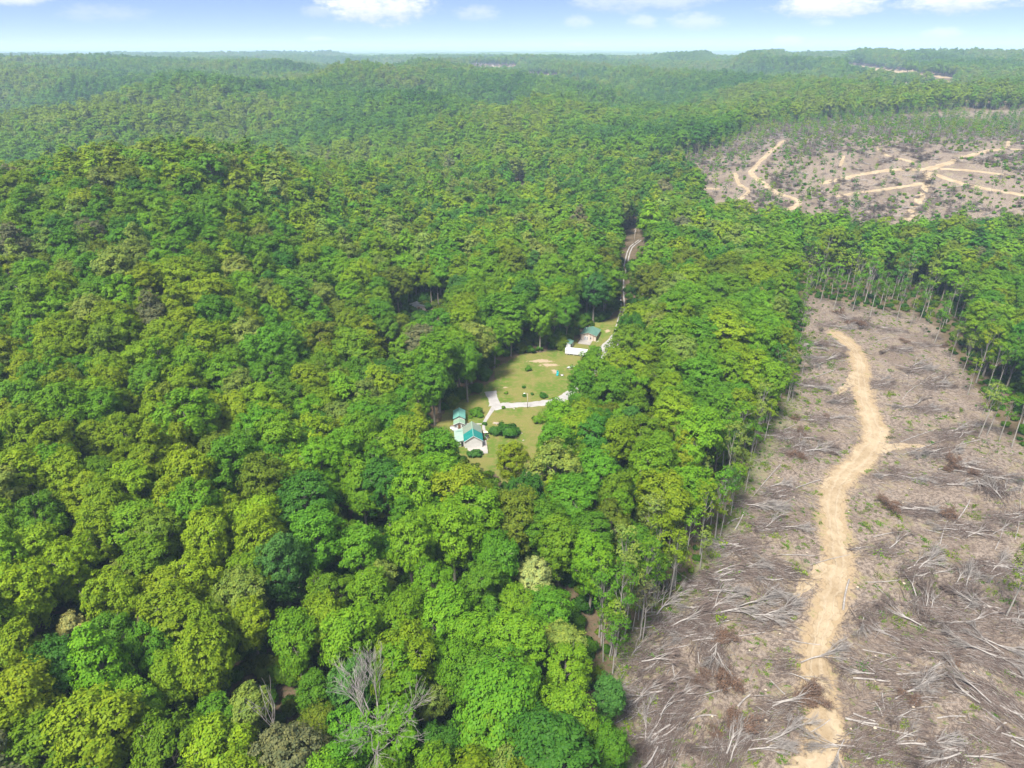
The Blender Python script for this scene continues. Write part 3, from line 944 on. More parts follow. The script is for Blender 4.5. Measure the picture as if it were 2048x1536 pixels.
# ------------------------------------------------------------------ trees: the crowns one can pick out in the photograph
# pixel of the crown centre, its half width in pixels, a letter for its colour
# y yellow-green, k bright green, g mid green, d deep green, b blue-green, o olive, p pale, c cream, s grey-brown
TINT = {'y': (0.134, 0.208, 0.008), 'k': (0.100, 0.204, 0.009), 'g': (0.071, 0.174, 0.010), 'd': (0.042, 0.130, 0.012), 'b': (0.050, 0.138, 0.022),
        'o': (0.102, 0.152, 0.011), 'p': (0.146, 0.206, 0.032), 'c': (0.24, 0.28, 0.085), 's': (0.112, 0.122, 0.050)}
WORD = {'y': 'yellow-green', 'k': 'bright green', 'g': 'mid-green', 'd': 'deep green', 'b': 'blue-green', 'o': 'olive green', 'p': 'pale green',
        'c': 'cream-flowered', 's': 'grey-brown'}
CROWNS = """61,684,34,g 105,689,36,y 146,677,36,y 212,742,38,y 298,767,38,g 281,725,24,k 366,772,36,y 195,796,46,y 325,811,34,y 264,816,26,y
400,816,40,y 85,777,40,g 61,750,40,y 24,800,42,y 54,860,40,p 244,874,38,y 195,874,38,y 110,896,44,y 49,945,50,y 137,957,44,y 207,955,40,k 315,925,44,y
386,957,48,y 464,933,54,g 447,755,38,k 481,796,36,p 567,796,38,g 640,806,40,y 677,777,32,o 621,830,34,k 731,811,34,p 733,755,30,k 689,718,28,b
804,706,40,k 865,767,40,g 892,711,24,p 933,725,36,g 560,896,52,k 487,916,42,g 723,879,44,k 775,867,30,y 806,933,36,k 828,985,56,k 882,914,42,g
530,965,56,o 726,989,40,k 643,994,34,g 809,852,24,d 1190,708,15,k 1183,747,38,k 1234,733,34,y 1256,686,36,k 1298,703,34,k 1361,713,32,p
1366,667,24,y 1459,669,34,k 1415,711,36,k 1400,750,38,g 1337,777,42,y 1454,745,36,k 1161,782,32,g 1220,791,36,g 1261,816,30,k 1347,826,52,y
1440,796,46,g 1122,840,40,k 1234,874,44,y 1286,860,34,o 1186,865,36,g 1381,867,34,p 1325,896,36,k 1107,904,40,g 1303,940,52,k 1195,940,46,g
1232,994,36,k 1024,925,32,y 1049,990,44,d 905,1060,62,k 1032,1023,62,o 873,1028,40,g 995,1116,48,g 1120,1079,52,k 1186,1055,26,p 1183,1126,52,k
1068,1150,36,c 1234,1016,38,k 866,1165,44,k 968,1170,40,g 1034,1209,44,k 885,1226,64,k 1098,1218,46,g 1032,1292,54,k 1120,1287,44,p 820,1230,46,k
985,1255,38,g 820,1096,48,k 562,1132,54,b 633,1070,58,g 738,1189,46,k 725,1114,46,g 439,1237,32,c 154,1265,36,c 699,1264,44,d 804,1246,58,k
589,1281,54,k 505,1250,46,y 417,1334,58,y 352,1352,50,y 228,1202,54,y 334,1189,54,y 417,1075,64,y 316,1070,50,o 79,1053,52,g 35,1185,60,y 31,1308,56,y
44,1395,72,y 198,1461,80,y 88,1515,66,k 343,1505,66,k 501,1422,44,p 637,1466,48,o 787,1475,58,k 857,1404,38,p 628,1387,44,g 975,1490,62,k 1130,1440,60,k
1218,1395,38,b 905,1330,54,k 1130,1345,46,k 960,1370,50,g 1060,1400,48,k 1040,1500,54,y 880,1500,46,d 1210,1500,46,g 300,1290,50,g 270,1405,56,k
140,1130,54,y 200,1060,50,y 520,1045,48,y 500,1150,46,k 660,1180,44,k 120,1350,54,d 430,1440,46,g 1290,1020,24,p
2010,560,46,y 1960,640,34,y 1990,680,44,k 2040,700,44,g 1930,560,38,k 1520,580,34,y 1540,660,36,k 1580,620,30,g 1500,720,38,k 1560,700,30,y 1540,770,34,k 1480,820,38,y
395,372,30,y 310,340,34,y 505,440,42,g 475,500,34,k 100,460,34,k 620,470,34,y 330,318,26,y 1325,640,52,y 1420,620,44,k 1290,540,40,k 1330,520,40,k 1380,470,36,p
880,500,36,y 840,520,38,k 690,560,38,k 760,600,42,k 1090,560,40,k 1010,590,38,g 950,560,38,k 700,650,40,y 640,600,38,p 560,620,36,y 450,600,38,k
1190,580,34,b 1150,630,34,g 1090,640,34,k 1050,690,22,k 1010,700,26,k 930,660,26,k""".split()
MANUAL = []
for e in CROWNS:
    u, v, r, cde = e.split(',')
    MANUAL.append((float(u), float(v), float(r), cde))
TREES = []      # x, y, z, scale, kind, tint letter
for (u, v, r, cde) in MANUAL:
    x, y, z = ground(u, v, 14.0)
    dep = project(x, y, z + 14)[2]
    sc = r * dep / FPX / 5.4
    sc = min(max(sc, 0.5), 1.22)
    x, y, z = ground(u, v, 14.0 * sc)
    if r > 17:
        while y > 240 and bool(in_poly(np.array([x]), np.array([y]), LAWN_W)[0]):      # no trunk on the lawn itself
            x, y = x - (.6 if u < 1160 else -.9), y + 1.5
        z = hz(x, y)
    TREES.append((x, y, z, sc, None, cde))
MT = np.array([t[:4] for t in TREES])
print('manual', len(TREES))

rng = np.random.default_rng(21)


def jitter_grid(y0, y1, sp, side=0.92, pad=70):
    ys = np.arange(y0, y1, sp * .866)
    out = []
    for j, yy in enumerate(ys):
        hw = yy * side + pad
        xs = np.arange(-hw, hw, sp) + (sp / 2 if j % 2 else 0)
        out.append(np.c_[xs, np.full(len(xs), yy)])
    p = np.concatenate(out)
    return p + rng.uniform(-.36, .36, p.shape) * sp


near_p = np.r_[jitter_grid(42, 230, 8.1), jitter_grid(230, 700, 10.1)]
mid_p = jitter_grid(700, 2700, 11.8, pad=40)
far_p = jitter_grid(2700, 5200, 15.0, pad=0)


def allowed(P, canopy):
    x, y = P[:, 0], P[:, 1]
    z = height(x, y)
    ok = np.ones(len(P), bool)
    u, v, d = project(x, y, z)
    ok &= ~((y < 700) & in_poly(u, v, CUT))
    lawn_d = dist_line(x, y, LAWN_W + LAWN_W[:1]) * np.where(in_poly(x, y, LAWN_W), -1, 1)
    ok &= lawn_d > 1.0
    lane_d = dist_line(x, y, [tuple(p) for p in LP])
    ok &= lane_d > 3.2
    rad = np.where(y > 230, 6.2, 5.2)
    tall_ = np.where(y > 230, 1.2, 1.0)
    for dh, dxr in ((20, 0), (18, -.6), (18, .6), (15, -1), (15, 1), (16, 0), (10, -1), (10, 1), (11, 0), (6, 0), (7, -.6), (7, .6)):
        uu, vv, dd = project(x + dxr * rad, y, z + dh * canopy * tall_)
        nearm = y < 700
        ok &= ~(nearm & (in_poly(uu, vv, LAWN_SEEN) | in_poly(uu, vv, ROAD_SEEN)))
        if dxr == 0 and dh > 8:
            ok &= ~((y > 380) & (y < 700) & ~in_poly(u, v, FARCUT) & in_poly(uu, vv, FARCUT_SEEN))
        for (gu_, gv_, ru, rv, ymax) in GAPS:
            ok &= ~(nearm & (y < ymax) & (np.hypot((uu - gu_) / ru, (vv - gv_) / rv) < 1))
        for L, wd in FAR_BARE:
            if wd > 20 or (dxr == 0 and dh > 8):
                ok &= ~((y > 700) & (dist_line(uu, vv, L) < (3.4 if wd > 20 else 2.6)))
    return ok, z


def thin(P, z):
    """how much of the far clear-cut trees is left standing at each point"""
    u, v, d = project(P[:, 0], P[:, 1], z)
    inside = in_poly(u, v, FARCUT) & (P[:, 1] > 330)
    den = 0.30 + 0.5 * sstep(v, 350, 265) + 0.40 * sstep(u, 1760, 1450)
    den = den + 0.28 * (vnoise(P[:, 0] / 30, P[:, 1] / 30, 5) - 0.45)
    dt = np.full(len(P), 1e9)
    for L, wd in FAR_TRACKS:
        dt = np.minimum(dt, dist_line(u, v, L))
        u2, v2, d2 = project(P[:, 0], P[:, 1], z + 12)
        dt = np.minimum(dt, dist_line(u2, v2, L) * 1.35)
    den = np.where(dt < 8, -1, den)
    return inside, den


ok, z = allowed(near_p, 1.0)
inside, den = thin(near_p, z)
pick = rng.uniform(size=len(near_p))
ok_full = ok & ~inside
_u, _v, _ = project(near_p[:, 0], near_p[:, 1], z)
ok_full &= ~((near_p[:, 1] < 420) & (_u > 1150) & (dist_line(_u, _v, CUT) < 48) & (pick < .35))
slim = ok & inside & (pick < den)
# keep clear of the hand-placed crowns
for i0 in range(0, len(near_p), 4000):
    q = near_p[i0:i0 + 4000]
    d = np.hypot(q[:, None, 0] - MT[:, 0], q[:, None, 1] - MT[:, 1])
    ok_full[i0:i0 + 4000] &= (d > 3.9 * MT[:, 3] + 2.0).all(1)


def tint_letter(x, y, u, v):
    """regional mix of species and leaf tint"""
    n = float(vnoise(np.array([x / 55]), np.array([y / 55]), 3)[0])
    r = random.random()
    left = u < 520 and v > 560
    if left:
        return random.choices('ykgdpos', [5.0, 2.2, 1.4, .5, .8, 1.0, .12])[0]
    if u < 760 and v < 420:  # yellower mix on the near ridge paints its sunlit look into the leaves
        return random.choices('ykgdpos', [3.6, 2.6, 1.4, .4, 1.0, .8, .3])[0]
    if 350 < v < 560 and u < 700 and n < .6:
        return random.choices('ykgdpos', [1.6, 2.2, 2.0, .6, 1.8, .6, .7])[0]
    if n > .62:
        return random.choices('ykgdbpo', [1.6, 2.4, 2.4, 1.0, .4, .6, .5])[0]
    return random.choices('ykgdbpos', [2.4, 3.2, 2.4, .7, .25, .9, .8, .2])[0]


random.seed(5)
for i in np.nonzero(ok_full)[0]:
    x, y = near_p[i]
    u, v, d = project(x, y, z[i] + 15)
    if v > 1900 or y < 42:
        continue
    TREES.append((x, y, z[i], float(np.clip(rng.normal(1.02 if y < 230 else 1.27, .20), .6, 1.75)), None, tint_letter(x, y, u, v)))
print('near trees', len(TREES), 'slim', slim.sum())


def kind_for(x, y, z, cde):
    u, v, d = project(x, y, z)
    if y < 420 and u > 1150 and float(dist_line(np.array([u]), np.array([v]), CUT)[0]) < 48:
        return 'slender'
    u2, v2, _ = project(x, y, z + 15)
    if 420 < v2 < 560 and u2 < 760:
        return random.choices(['poplar', 'tall', 'round'], [5, 2, 2])[0]
    if y > 330 and random.random() < .22:
        return 'poplar'
    return random.choices(['round', 'tall', 'poplar'], [6, 3, .5])[0]


REC = []
for j, (x, y, z_, sc, kd, cde) in enumerate(TREES):
    kd = kd or kind_for(x, y, z_, cde)
    if j < len(MANUAL) and kd == 'slender':
        kd = 'tall'
    if cde in 'co' and kd == 'poplar':
        kd = 'round'
    i = random.randrange(KIND_N[kd])
    c = np.array(TINT[cde]) * np.random.default_rng(j + 9).uniform(.85, 1.15) * np.random.default_rng(j + 5).uniform(.92, 1.08, 3)
    u, v, d = project(x, y, z_ + 14 * sc)
    sx = sc * random.uniform(.9, 1.1)
    asp = random.uniform(.86, 1.16)
    wide = 1.0 if kd != 'poplar' else 1.1
    if kd == 'poplar':
        sc = sc * 1.12
    REC.append(dict(x=x, y=y, z=z_, s=(sx * wide * asp, sx * wide / asp, sc * random.uniform(.95, 1.12) * (1 if sc < 1.1 else .6 + .44 / sc)), kind=kd, i=i, c=cde, tint=c, u=u, v=v, d=d, rot=random.uniform(0, 6.28), manual=j < len(MANUAL)))

# the slender pale-trunked trees along the logged edge: pixel of the foot and of the crown top
EDGE = """1445,1008,1455,812,p 1295,1135,1302,985,p 1240,1240,1256,1050,p 1203,1290,1210,1140,g 1220,1295,1226,1195,k 1398,1010,1405,905,p 1667,620,1672,538,g 1704,624,1718,545,g
1738,640,1752,535,g 1793,642,1802,560,g 1820,654,1832,598,y 1869,686,1884,600,g 1910,692,1922,620,g 1957,875,1978,765,p 1973,872,1990,775,g 1998,882,2010,790,g 2023,895,2040,755,k
2011,1235,2016,1090,p 1279,1282,1268,1160,s 1336,1105,1342,1000,p 1470,930,1478,800,g 1510,880,1516,760,p 1540,830,1547,720,g 1560,800,1566,700,p 1580,760,1584,665,g 1420,1060,1424,960,p
1372,1120,1378,1010,k 1598,690,1603,610,k 1350,1180,1356,1085,p 1310,1215,1316,1110,g 1265,1262,1270,1165,p 1840,640,1846,560,g 1765,628,1770,555,g 1640,606,1646,520,k 1935,790,1942,715,y
1900,720,1908,650,p 1965,830,1972,755,g 1490,985,1495,905,p 1440,1075,1446,985,y 1500,925,1503,850,g 1925,745,1932,670,p 1848,668,1853,612,y 2040,985,2046,905,p""".split()
_er = random.Random(44)
for k in range(34):
    q = _er.uniform(1.2, 13.0); i0 = int(q)
    eu = CUT[i0][0] + (CUT[i0 + 1][0] - CUT[i0][0]) * (q - i0) + _er.uniform(-26, 12)
    ev = CUT[i0][1] + (CUT[i0 + 1][1] - CUT[i0][1]) * (q - i0) + _er.uniform(-8, 8)
    EDGE.append('%.0f,%.0f,%.0f,%.0f,%s' % (eu, ev, eu + _er.uniform(-2, 8), ev - (ev - 300) * _er.uniform(.10, .19), _er.choice('ppgkyg')))
for e in EDGE:
    a = e.split(',')
    u0, v0, u1, v1 = map(float, a[:4])
    x, y, z_ = ground(u0, v0)
    hs = np.linspace(3, 34, 200)
    vv = project(np.full(200, x), np.full(200, y), z_ + hs)[1]
    h = float(np.interp(-v1, -vv, hs))
    c = np.array(TINT[a[4]]) * random.uniform(.8, 1.1)
    k = float(np.clip(h / 19.8, .35, 1.5))
    REC.append(dict(x=x, y=y, z=z_, s=(min(k, 1.15),) * 2 + (k,), kind='slender', i=random.randrange(4), c=a[4], tint=c, u=(u0 + u1) / 2, v=v1 + 25, d=project(x, y, z_)[2], rot=random.uniform(0, 6.28), manual=True, edge=True))

ORD = ['first', 'second', 'third', 'fourth', 'fifth', 'sixth', 'seventh', 'eighth', 'ninth', 'tenth', 'eleventh', 'twelfth', 'thirteenth', 'fourteenth', 'fifteenth',
       'sixteenth', 'seventeenth', 'eighteenth', 'nineteenth', 'twentieth']


def forest_place(u, v):
    row = ('at bottom edge' if v > 1400 else 'in lower forest' if v > 1230 else 'below the houses' if v > 1050 else
           'level with main house' if v > 860 else 'level with the lawn' if v > 700 else 'beyond the clearing' if v > 480 else 'near the distant ridge')
    c = ('far left' if u < 170 else 'left' if u < 400 else 'left of centre' if u < 640 else 'left of the houses' if u < 880 else 'in the middle' if u < 1080 else
         'between houses and clear-cut' if u < 1300 else 'by the clear-cut edge' if u < 1640 else 'right of the logging track')
    return c + ' ' + row


def cut_place(u, v):
    side = 'left of track' if u < float(np.interp(-v, [-t[1] for t in TRACK], [t[0] for t in TRACK])) else 'right of track'
    row = ('at bottom edge' if v > 1430 else 'low in clear-cut' if v > 1340 else 'lower clear-cut' if v > 1250 else 'middle clear-cut' if v > 1160 else 'upper middle clear-cut' if v > 1060 else
           'below the track bend' if v > 900 else 'above the track bend' if v > 740 else 'at the far end')
    return row + ' ' + side


def give_labels(items, desc, place, group):
    """items: list of (object, u, v, key); one label each, told apart by place and by order from the left"""
    cells = {}
    for o, u, v, key in items:
        cells.setdefault((desc(key), place(u, v)), []).append((u, v, o))
    for (ds, pl), L in cells.items():
        L.sort(key=lambda t: t[0])
        for n, (u, v, o) in enumerate(L):
            if len(L) == 1:
                o['label'] = ds + ' ' + pl
            elif n == 0:
                o['label'] = ds + ' ' + pl + ', leftmost'
            elif n == len(L) - 1:
                o['label'] = ds + ' ' + pl + ', rightmost'
            else:
                o['label'] = ds + ' ' + pl + ', ' + ORD[min(n, 19)] + ' from left'
            o['group'] = group


SHAPE = {'round': 'round-crowned tree', 'tall': 'tall leafy tree', 'poplar': 'pointed tree', 'slender': 'slender pale-trunked tree'}
NAME = {'round': 'broadleaf_tree', 'tall': 'broadleaf_tree', 'poplar': 'broadleaf_tree', 'slender': 'slender_tree'}


def make_tree(r):
    o = thing(NAME[r['kind']], (r['x'], r['y'], r['z']), r['rot'], None, 'tree')
    o.scale = r['s']
    cm, tm = PROTO[r['kind'], r['i']]
    c = link('crown', cm, o)
    c['tint'] = [float(q) for q in r['tint']]
    link('trunk', tm, o)
    return o


inframe = [r for r in REC if -30 < r['u'] < 2078 and r['v'] < 1590 and not r.get('edge')]
inframe.sort(key=lambda r: -(r['s'][0] / r['d'] * (1.15 if r['manual'] else 1)))
single = inframe[:300] + [r for r in REC if r.get('edge')]
ids = set(id(r) for r in single)
rest = [r for r in REC if id(r) not in ids]
give_labels([(make_tree(r), r['u'], r['v'], (r['c'], r['kind'])) for r in single],
            lambda k: WORD[k[0]] + ' ' + SHAPE[k[1]], forest_place, 'trees of the forest round the houses')

# the rest of the forest
FKEYS = [(k, i) for k in ('round', 'tall', 'poplar', 'slender') for i in range(KIND_N[k])]
FIDX = {k: n for n, k in enumerate(FKEYS)}
meshes = [whole_mesh(k, 100 + i * 7 + len(k), 0) for k, i in FKEYS] + [whole_mesh(k, 100 + i * 7 + len(k), 1) for k, i in FKEYS]
fc = proto_collection('forest_tree', meshes)
ar = lambda key: np.array([r[key] for r in rest])
loc = np.array([(r['x'], r['y'], r['z']) for r in rest])
rot = np.zeros((len(rest), 3)); rot[:, 2] = ar('rot')
scatter('forest', fc, loc, rot, ar('s'), [FIDX[r['kind'], r['i']] + (len(FKEYS) if r['y'] > 360 else 0) for r in rest], ar('tint'), 'dense green broadleaf forest running back from the clearing', 'forest')

# thinned trees left standing in the distant clear-cut
TK = list(TINT)
tarr = np.array([TINT[k] for k in TK])


def scatter_simple(name, coll, nvar, P, z, sc, tint, label, cat, var=None, squash=None):
    n = len(P)
    sc = np.asarray(sc)
    rot = np.zeros((n, 3)); rot[:, 2] = rng.uniform(0, 6.28, n)
    s3 = np.repeat(np.asarray(sc)[:, None], 3, 1)
    if squash is not None:
        s3 = s3 * squash
    return scatter(name, coll, np.c_[P, z], rot, s3, rng.integers(0, nvar, n) if var is None else var, tint, label, cat)


slc = proto_collection('thin_tree', [whole_mesh('slender', 300 + i, 1) for i in range(4)])

midok, midz = allowed(mid_p, 1.0)
mins, mden = thin(mid_p, midz)
mfull = midok & ~mins
mslim = midok & mins & (rng.uniform(size=len(mid_p)) < mden * 1.5)
SP = np.r_[near_p[slim], mid_p[mslim]]
SZ = np.r_[z[slim] if False else height(near_p[slim][:, 0], near_p[slim][:, 1]), midz[mslim]]
st = tarr[rng.choice(len(TK), len(SP), p=[.14, .2, .3, .08, .06, .08, .12, 0, .02])] * rng.uniform(.8, 1.1, (len(SP), 1))
scatter_simple('thinned_trees', slc, 4, SP, SZ, rng.uniform(.5, 1.0, len(SP)), st, 'scattered thin trees left standing in the distant clear-cut', 'trees')

lod1 = proto_collection('mid_tree', [whole_mesh(k, 400 + i, 1) for k in ('round', 'tall', 'poplar') for i in range(3)])
MP = mid_p[mfull]; MZ = midz[mfull]
mn = fbm(MP[:, 0] / 210, MP[:, 1] / 260, 13, 3)
pr = np.clip(rng.uniform(size=len(MP)) * .32 + (mn - .5) * 1.9 + .37, 0, .999)
order = np.array([TK.index(q) for q in 'ddgbggkgkkykypky'])
mt = tarr[order[np.clip((pr * len(order)).astype(int), 0, len(order) - 1)]] * rng.uniform(.9, 1.1, (len(MP), 1))
scatter_simple('distant_forest', lod1, 9, MP, MZ - 3.0, np.clip(rng.normal(1.35, .2, len(MP)), .8, 1.9), mt, 'forested hills beyond the houses', 'forest', squash=np.array([1.05, 1.05, 1.0]))
fok, fz = allowed(far_p, 1.0)
lod2 = proto_collection('far_tree', [whole_mesh(k, 500 + i, 2) for k in ('round', 'tall') for i in range(3)])
FP = far_p[fok]; FZ = fz[fok]
ft = tarr[order[np.clip(((rng.uniform(size=len(FP)) * .3 + vnoise(FP[:, 0] / 300, FP[:, 1] / 300, 17) * .65) * len(order)).astype(int), 0, len(order) - 1)]]
scatter_simple('far_forest', lod2, 6, FP, FZ, np.clip(rng.normal(1.35, .18, len(FP)), .9, 1.8), ft, 'far forested ridges toward the horizon', 'forest')
print('mid', len(MP), 'far', len(FP), 'slim', len(SP))
# ------------------------------------------------------------------ undergrowth
brushc = proto_collection('undergrowth_bush', [whole_mesh('bush', 700 + i, 0) for i in range(4)])
up = jitter_grid(60, 420, 4.6)
uz = height(up[:, 0], up[:, 1])
uu, uv, ud = project(up[:, 0], up[:, 1], uz)
du = dist_line(uu, uv, CUT + CUT[:1])
inc = in_poly(uu, uv, CUT)
lw = dist_line(up[:, 0], up[:, 1], LAWN_W + LAWN_W[:1]) * np.where(in_poly(up[:, 0], up[:, 1], LAWN_W), -1, 1)
lane = dist_line(up[:, 0], up[:, 1], [tuple(p) for p in LP])
pk = rng.uniform(size=len(up))
want = np.where(inc, np.where((du < 34) & (uu < 1640), .62, np.where(du < 20, .35, 0.0)), np.where(du < 60, .97, .9))
uok = (pk < want) & (lw > 0.5) & (lane > 3.0) & (uv < 1700)
UP, UZ = up[uok], uz[uok]
us = np.where(du[uok] < 60, rng.uniform(.6, 1.5, len(UP)), rng.uniform(1.1, 3.0, len(UP))) * np.where(inc[uok], .36, 1.0)
ut = tarr[rng.choice(len(TK), len(UP), p=[.18, .22, .28, .14, .04, .10, .04, 0, 0])] * rng.uniform(.5, .75, (len(UP), 1))
scatter_simple('undergrowth', brushc, 4, UP, UZ - .1, us, ut, 'low green undergrowth below the trees and along the logged edge', 'undergrowth')
# weeds dotted over the clear-cut
wp = jitter_grid(70, 420, 1.7, .95, 20)
wz = height(wp[:, 0], wp[:, 1])
wu, wv, wd_ = project(wp[:, 0], wp[:, 1], wz)
wn = fbm(wp[:, 0] / 14, wp[:, 1] / 14, 41, 3)
edge_d = dist_line(wu, wv, CUT[1:16])
fringe = np.clip(1 - edge_d / 62.0, 0, 1)
wok = (in_poly(wu, wv, CUT) | ((edge_d < 40) & (wu < 1640))) & (dist_line(wp[:, 0], wp[:, 1], TRACK_W) > 3.6) & (rng.uniform(size=len(wp)) < np.clip((wn - .36) * 1.5, .03, .6) + fringe * .8)
WP, WZ = wp[wok], wz[wok]
wt = tarr[rng.choice(len(TK), len(WP), p=[.30, .20, .14, .02, .0, .2, .12, 0, .02])] * rng.uniform(.75, 1.15, (len(WP), 1))
weed_m = []
for i in range(5):
    g_ = np.random.default_rng(770 + i)
    nl = 90
    ctr = g_.normal(0, .55, (7, 2))
    c_ = np.c_[ctr[g_.integers(0, 7, nl)] + g_.normal(0, .25, (nl, 2)), np.abs(g_.normal(.15, .16, nl))]
    V_ = leaf_quads(c_, unit(g_.normal(size=(nl, 3)) * .7 + [0, 0, .8]), g_.uniform(.08, .2, nl), g_)
    weed_m.append(mesh_quads('weed', V_, np.arange(len(V_)).reshape(-1, 4), [LEAF], attrs={'lv': np.repeat(g_.uniform(0, 1, nl), 4)}))
weedc = proto_collection('weed', weed_m)
scatter_simple('weeds', weedc, 5, WP, WZ, rng.gamma(2.0, .22, len(WP)) + .18, wt * 1.0,
               'small green weeds dotted over the logged ground', 'weeds')
print('undergrowth', len(UP), 'weeds', len(WP))

# ------------------------------------------------------------------ logging slash


def grow(rng, p, d, L, r, depth, out, flat=0.0, spread=.5, droop=0.0, minr=.012, extra=0, keep=.5, bend=.11):
    """one branch and its children, as bent tapering tubes"""
    n = 4
    pts = [np.array(p, float)]; dd = np.array(d, float)
    for i in range(n - 1):
        dd = unit(dd + rng.normal(0, bend, 3) * [1, 1, 1 - flat] + [0, 0, -droop])
        pts.append(pts[-1] + dd * L / (n - 1))
    r1 = max(r * keep, minr * .7)
    out.append((np.array(pts), np.linspace(r, r1, n), depth))
    if depth == 0:
        return
    kids = rng.integers(2, 4) + (1 if depth > 1 else 0) + extra
    for k in range(kids):
        t = rng.uniform(.4, 1.0) if k else 1.0
        i = t * (n - 1); i0 = min(int(i), n - 2)
        q = pts[i0] + (pts[i0 + 1] - pts[i0]) * (i - i0)
        side = unit(rng.normal(size=3) * [1, 1, 1 - flat * .8])
        nd = unit(dd + side * spread * rng.uniform(.6, 1.4))
        grow(rng, q, nd, L * rng.uniform(.55, .8), max(r1 * rng.uniform(.65, .95), minr), depth - 1, out, flat, spread, droop, minr, extra, keep, bend)


TOPS = []
for i in range(8):
    g = np.random.default_rng(900 + i)
    out = []
    grow(g, (0, 0, .35), (1, 0, .10), 3.6 + .6 * (i % 3), .16, 4, out, .6, .34, .015, .022, 1, .6, .05)
    stem = [(p, r) for p, r, dp in out if dp >= 2]
    twig = [(p, r) for p, r, dp in out if dp < 2]
    for seg in (stem, twig):
        for p, r in seg:
            p[:, 2] = np.maximum(np.abs(p[:, 2]) * .7, .06)
    sv, sf = tube_arrays(stem, 6)
    tv, tf = tube_arrays(twig, 3)
    ends = np.concatenate([p[1:] for p, r in twig])
    ends = ends[g.uniform(size=len(ends)) < .55]
    q = np.repeat(ends, 3, 0) + g.normal(0, .2, (len(ends) * 3, 3))
    q[:, 2] = np.abs(q[:, 2]) + .05
    lv = leaf_quads(q, unit(g.normal(size=q.shape) + [0, 0, .5]), g.uniform(.07, .15, len(q)), g)
    TOPS.append((mesh_quads('stem', sv, sf, [DEADWOOD], smooth=True), mesh_quads('branches', tv, tf, [DEADWOOD]), mesh_quads('branches', tv, tf, [TWIG]),
                 mesh_quads('withered_leaves', lv, np.arange(len(lv)).reshape(-1, 4), [BROWNLEAF])))
# slash heaps: pixel, direction in degrees as seen on the ground, number of tops, spread in metres, leafy or bare
HEAPS = """1481,1091,10,4,5,b 1465,1145,8,4,5,b 1552,1141,160,4,5,b 1540,1178,-60,2,3,b 1432,1215,12,4,5,b 1337,1253,25,4,5,b 1424,1306,-95,5,4,l 1349,1397,25,4,5,b 1337,1450,40,4,5,b
1490,1480,30,4,6,b 1440,1510,60,3,4,l 1833,1025,170,4,6,l 1838,1141,30,4,5,b 1846,1207,60,4,4,b 1900,1225,-8,3,6,b 1987,1137,5,4,6,b 1987,1402,-55,5,5,b 1800,1418,15,3,4,b
1904,1505,20,4,7,b 1850,1370,5,3,6,l 1960,1310,-20,3,6,b 1600,690,20,4,6,b 1640,720,30,4,7,b 1620,770,200,3,6,b 1575,870,15,4,6,b 1600,905,10,4,7,b 1560,985,20,3,6,b 1600,890,70,2,3,l
1700,640,-80,4,5,l 1730,650,-110,3,4,b 1840,740,25,4,7,b 1870,770,30,4,7,b 1800,700,20,3,6,b 1900,870,20,4,8,b 1880,905,25,3,7,b 1960,945,170,4,7,l 1990,980,60,4,6,b 1890,960,10,3,7,b
1800,950,5,3,6,b 1540,1050,15,3,5,b 1770,1100,10,2,5,b 1700,700,150,2,4,b 1930,1060,5,4,8,b 2010,1040,190,3,6,l 1750,1340,0,2,5,b 1580,1330,0,2,5,b 1390,1260,15,3,4,l 1300,1320,30,3,4,b
1560,1420,10,2,4,l 1780,1500,15,3,5,b 1980,1220,-30,3,6,b 1930,1180,40,3,5,b 1850,820,10,4,8,b 1690,800,30,2,4,b 1640,840,10,3,5,l 1925,660,30,2,4,l 1780,660,10,2,4,b 1850,690,20,2,5,l
1600,640,60,3,5,b 1655,650,20,2,4,b 1760,770,15,3,6,b 1500,1010,15,3,5,b 1520,1240,10,2,4,b 1400,1170,12,3,4,b 1740,1230,30,2,4,b 1320,1500,50,3,4,b 1270,1400,40,2,3,b
1700,1480,20,2,3,b 1990,1480,-40,3,5,b 1840,1290,-25,3,6,b 1920,1260,-20,2,5,b 2030,1250,10,2,4,b 2030,1350,-60,2,4,b""".split()
random.seed(77)
items = []
for e in HEAPS:
    a = e.split(',')
    u, v, ang, n, sp = float(a[0]), float(a[1]), float(a[2]), int(a[3]), float(a[4])
    x0, y0, z0 = ground(u, v)
    for k in range(n):
        x, y = x0 + random.gauss(0, sp * .42), y0 + random.gauss(0, sp * .34)
        if float(dist_line(np.array([x]), np.array([y]), TRACK_W)[0]) < 3.0:
            x += 4 if x > x0 else -4
        i = random.randrange(8)
        o = thing('fallen_treetop', (x, y, hz(x, y) + .12 * k), math.radians(ang + 180 * (random.random() < .3) + random.gauss(0, 17)), None, 'treetop')
        s = random.uniform(.75, 1.25)
        o.scale = (s, s * random.uniform(.85, 1.15), s * random.uniform(.9, 1.5))
        st, b1, b2, lf = TOPS[i]
        link('stem', st, o)
        leafy = a[5] == 'l' and k < max(2, n - 1)
        link('branches', b2 if leafy or random.random() < .5 else b1, o)
        if leafy:
            link('withered_leaves', lf, o)
        pu, pv, _ = project(x, y, hz(x, y))
        items.append((o, pu, pv, leafy))
give_labels(items, lambda k: 'felled treetop with brown leaves' if k else 'bare grey felled treetop', cut_place, 'felled treetops in the clear-cut')
print('tops', len(items))

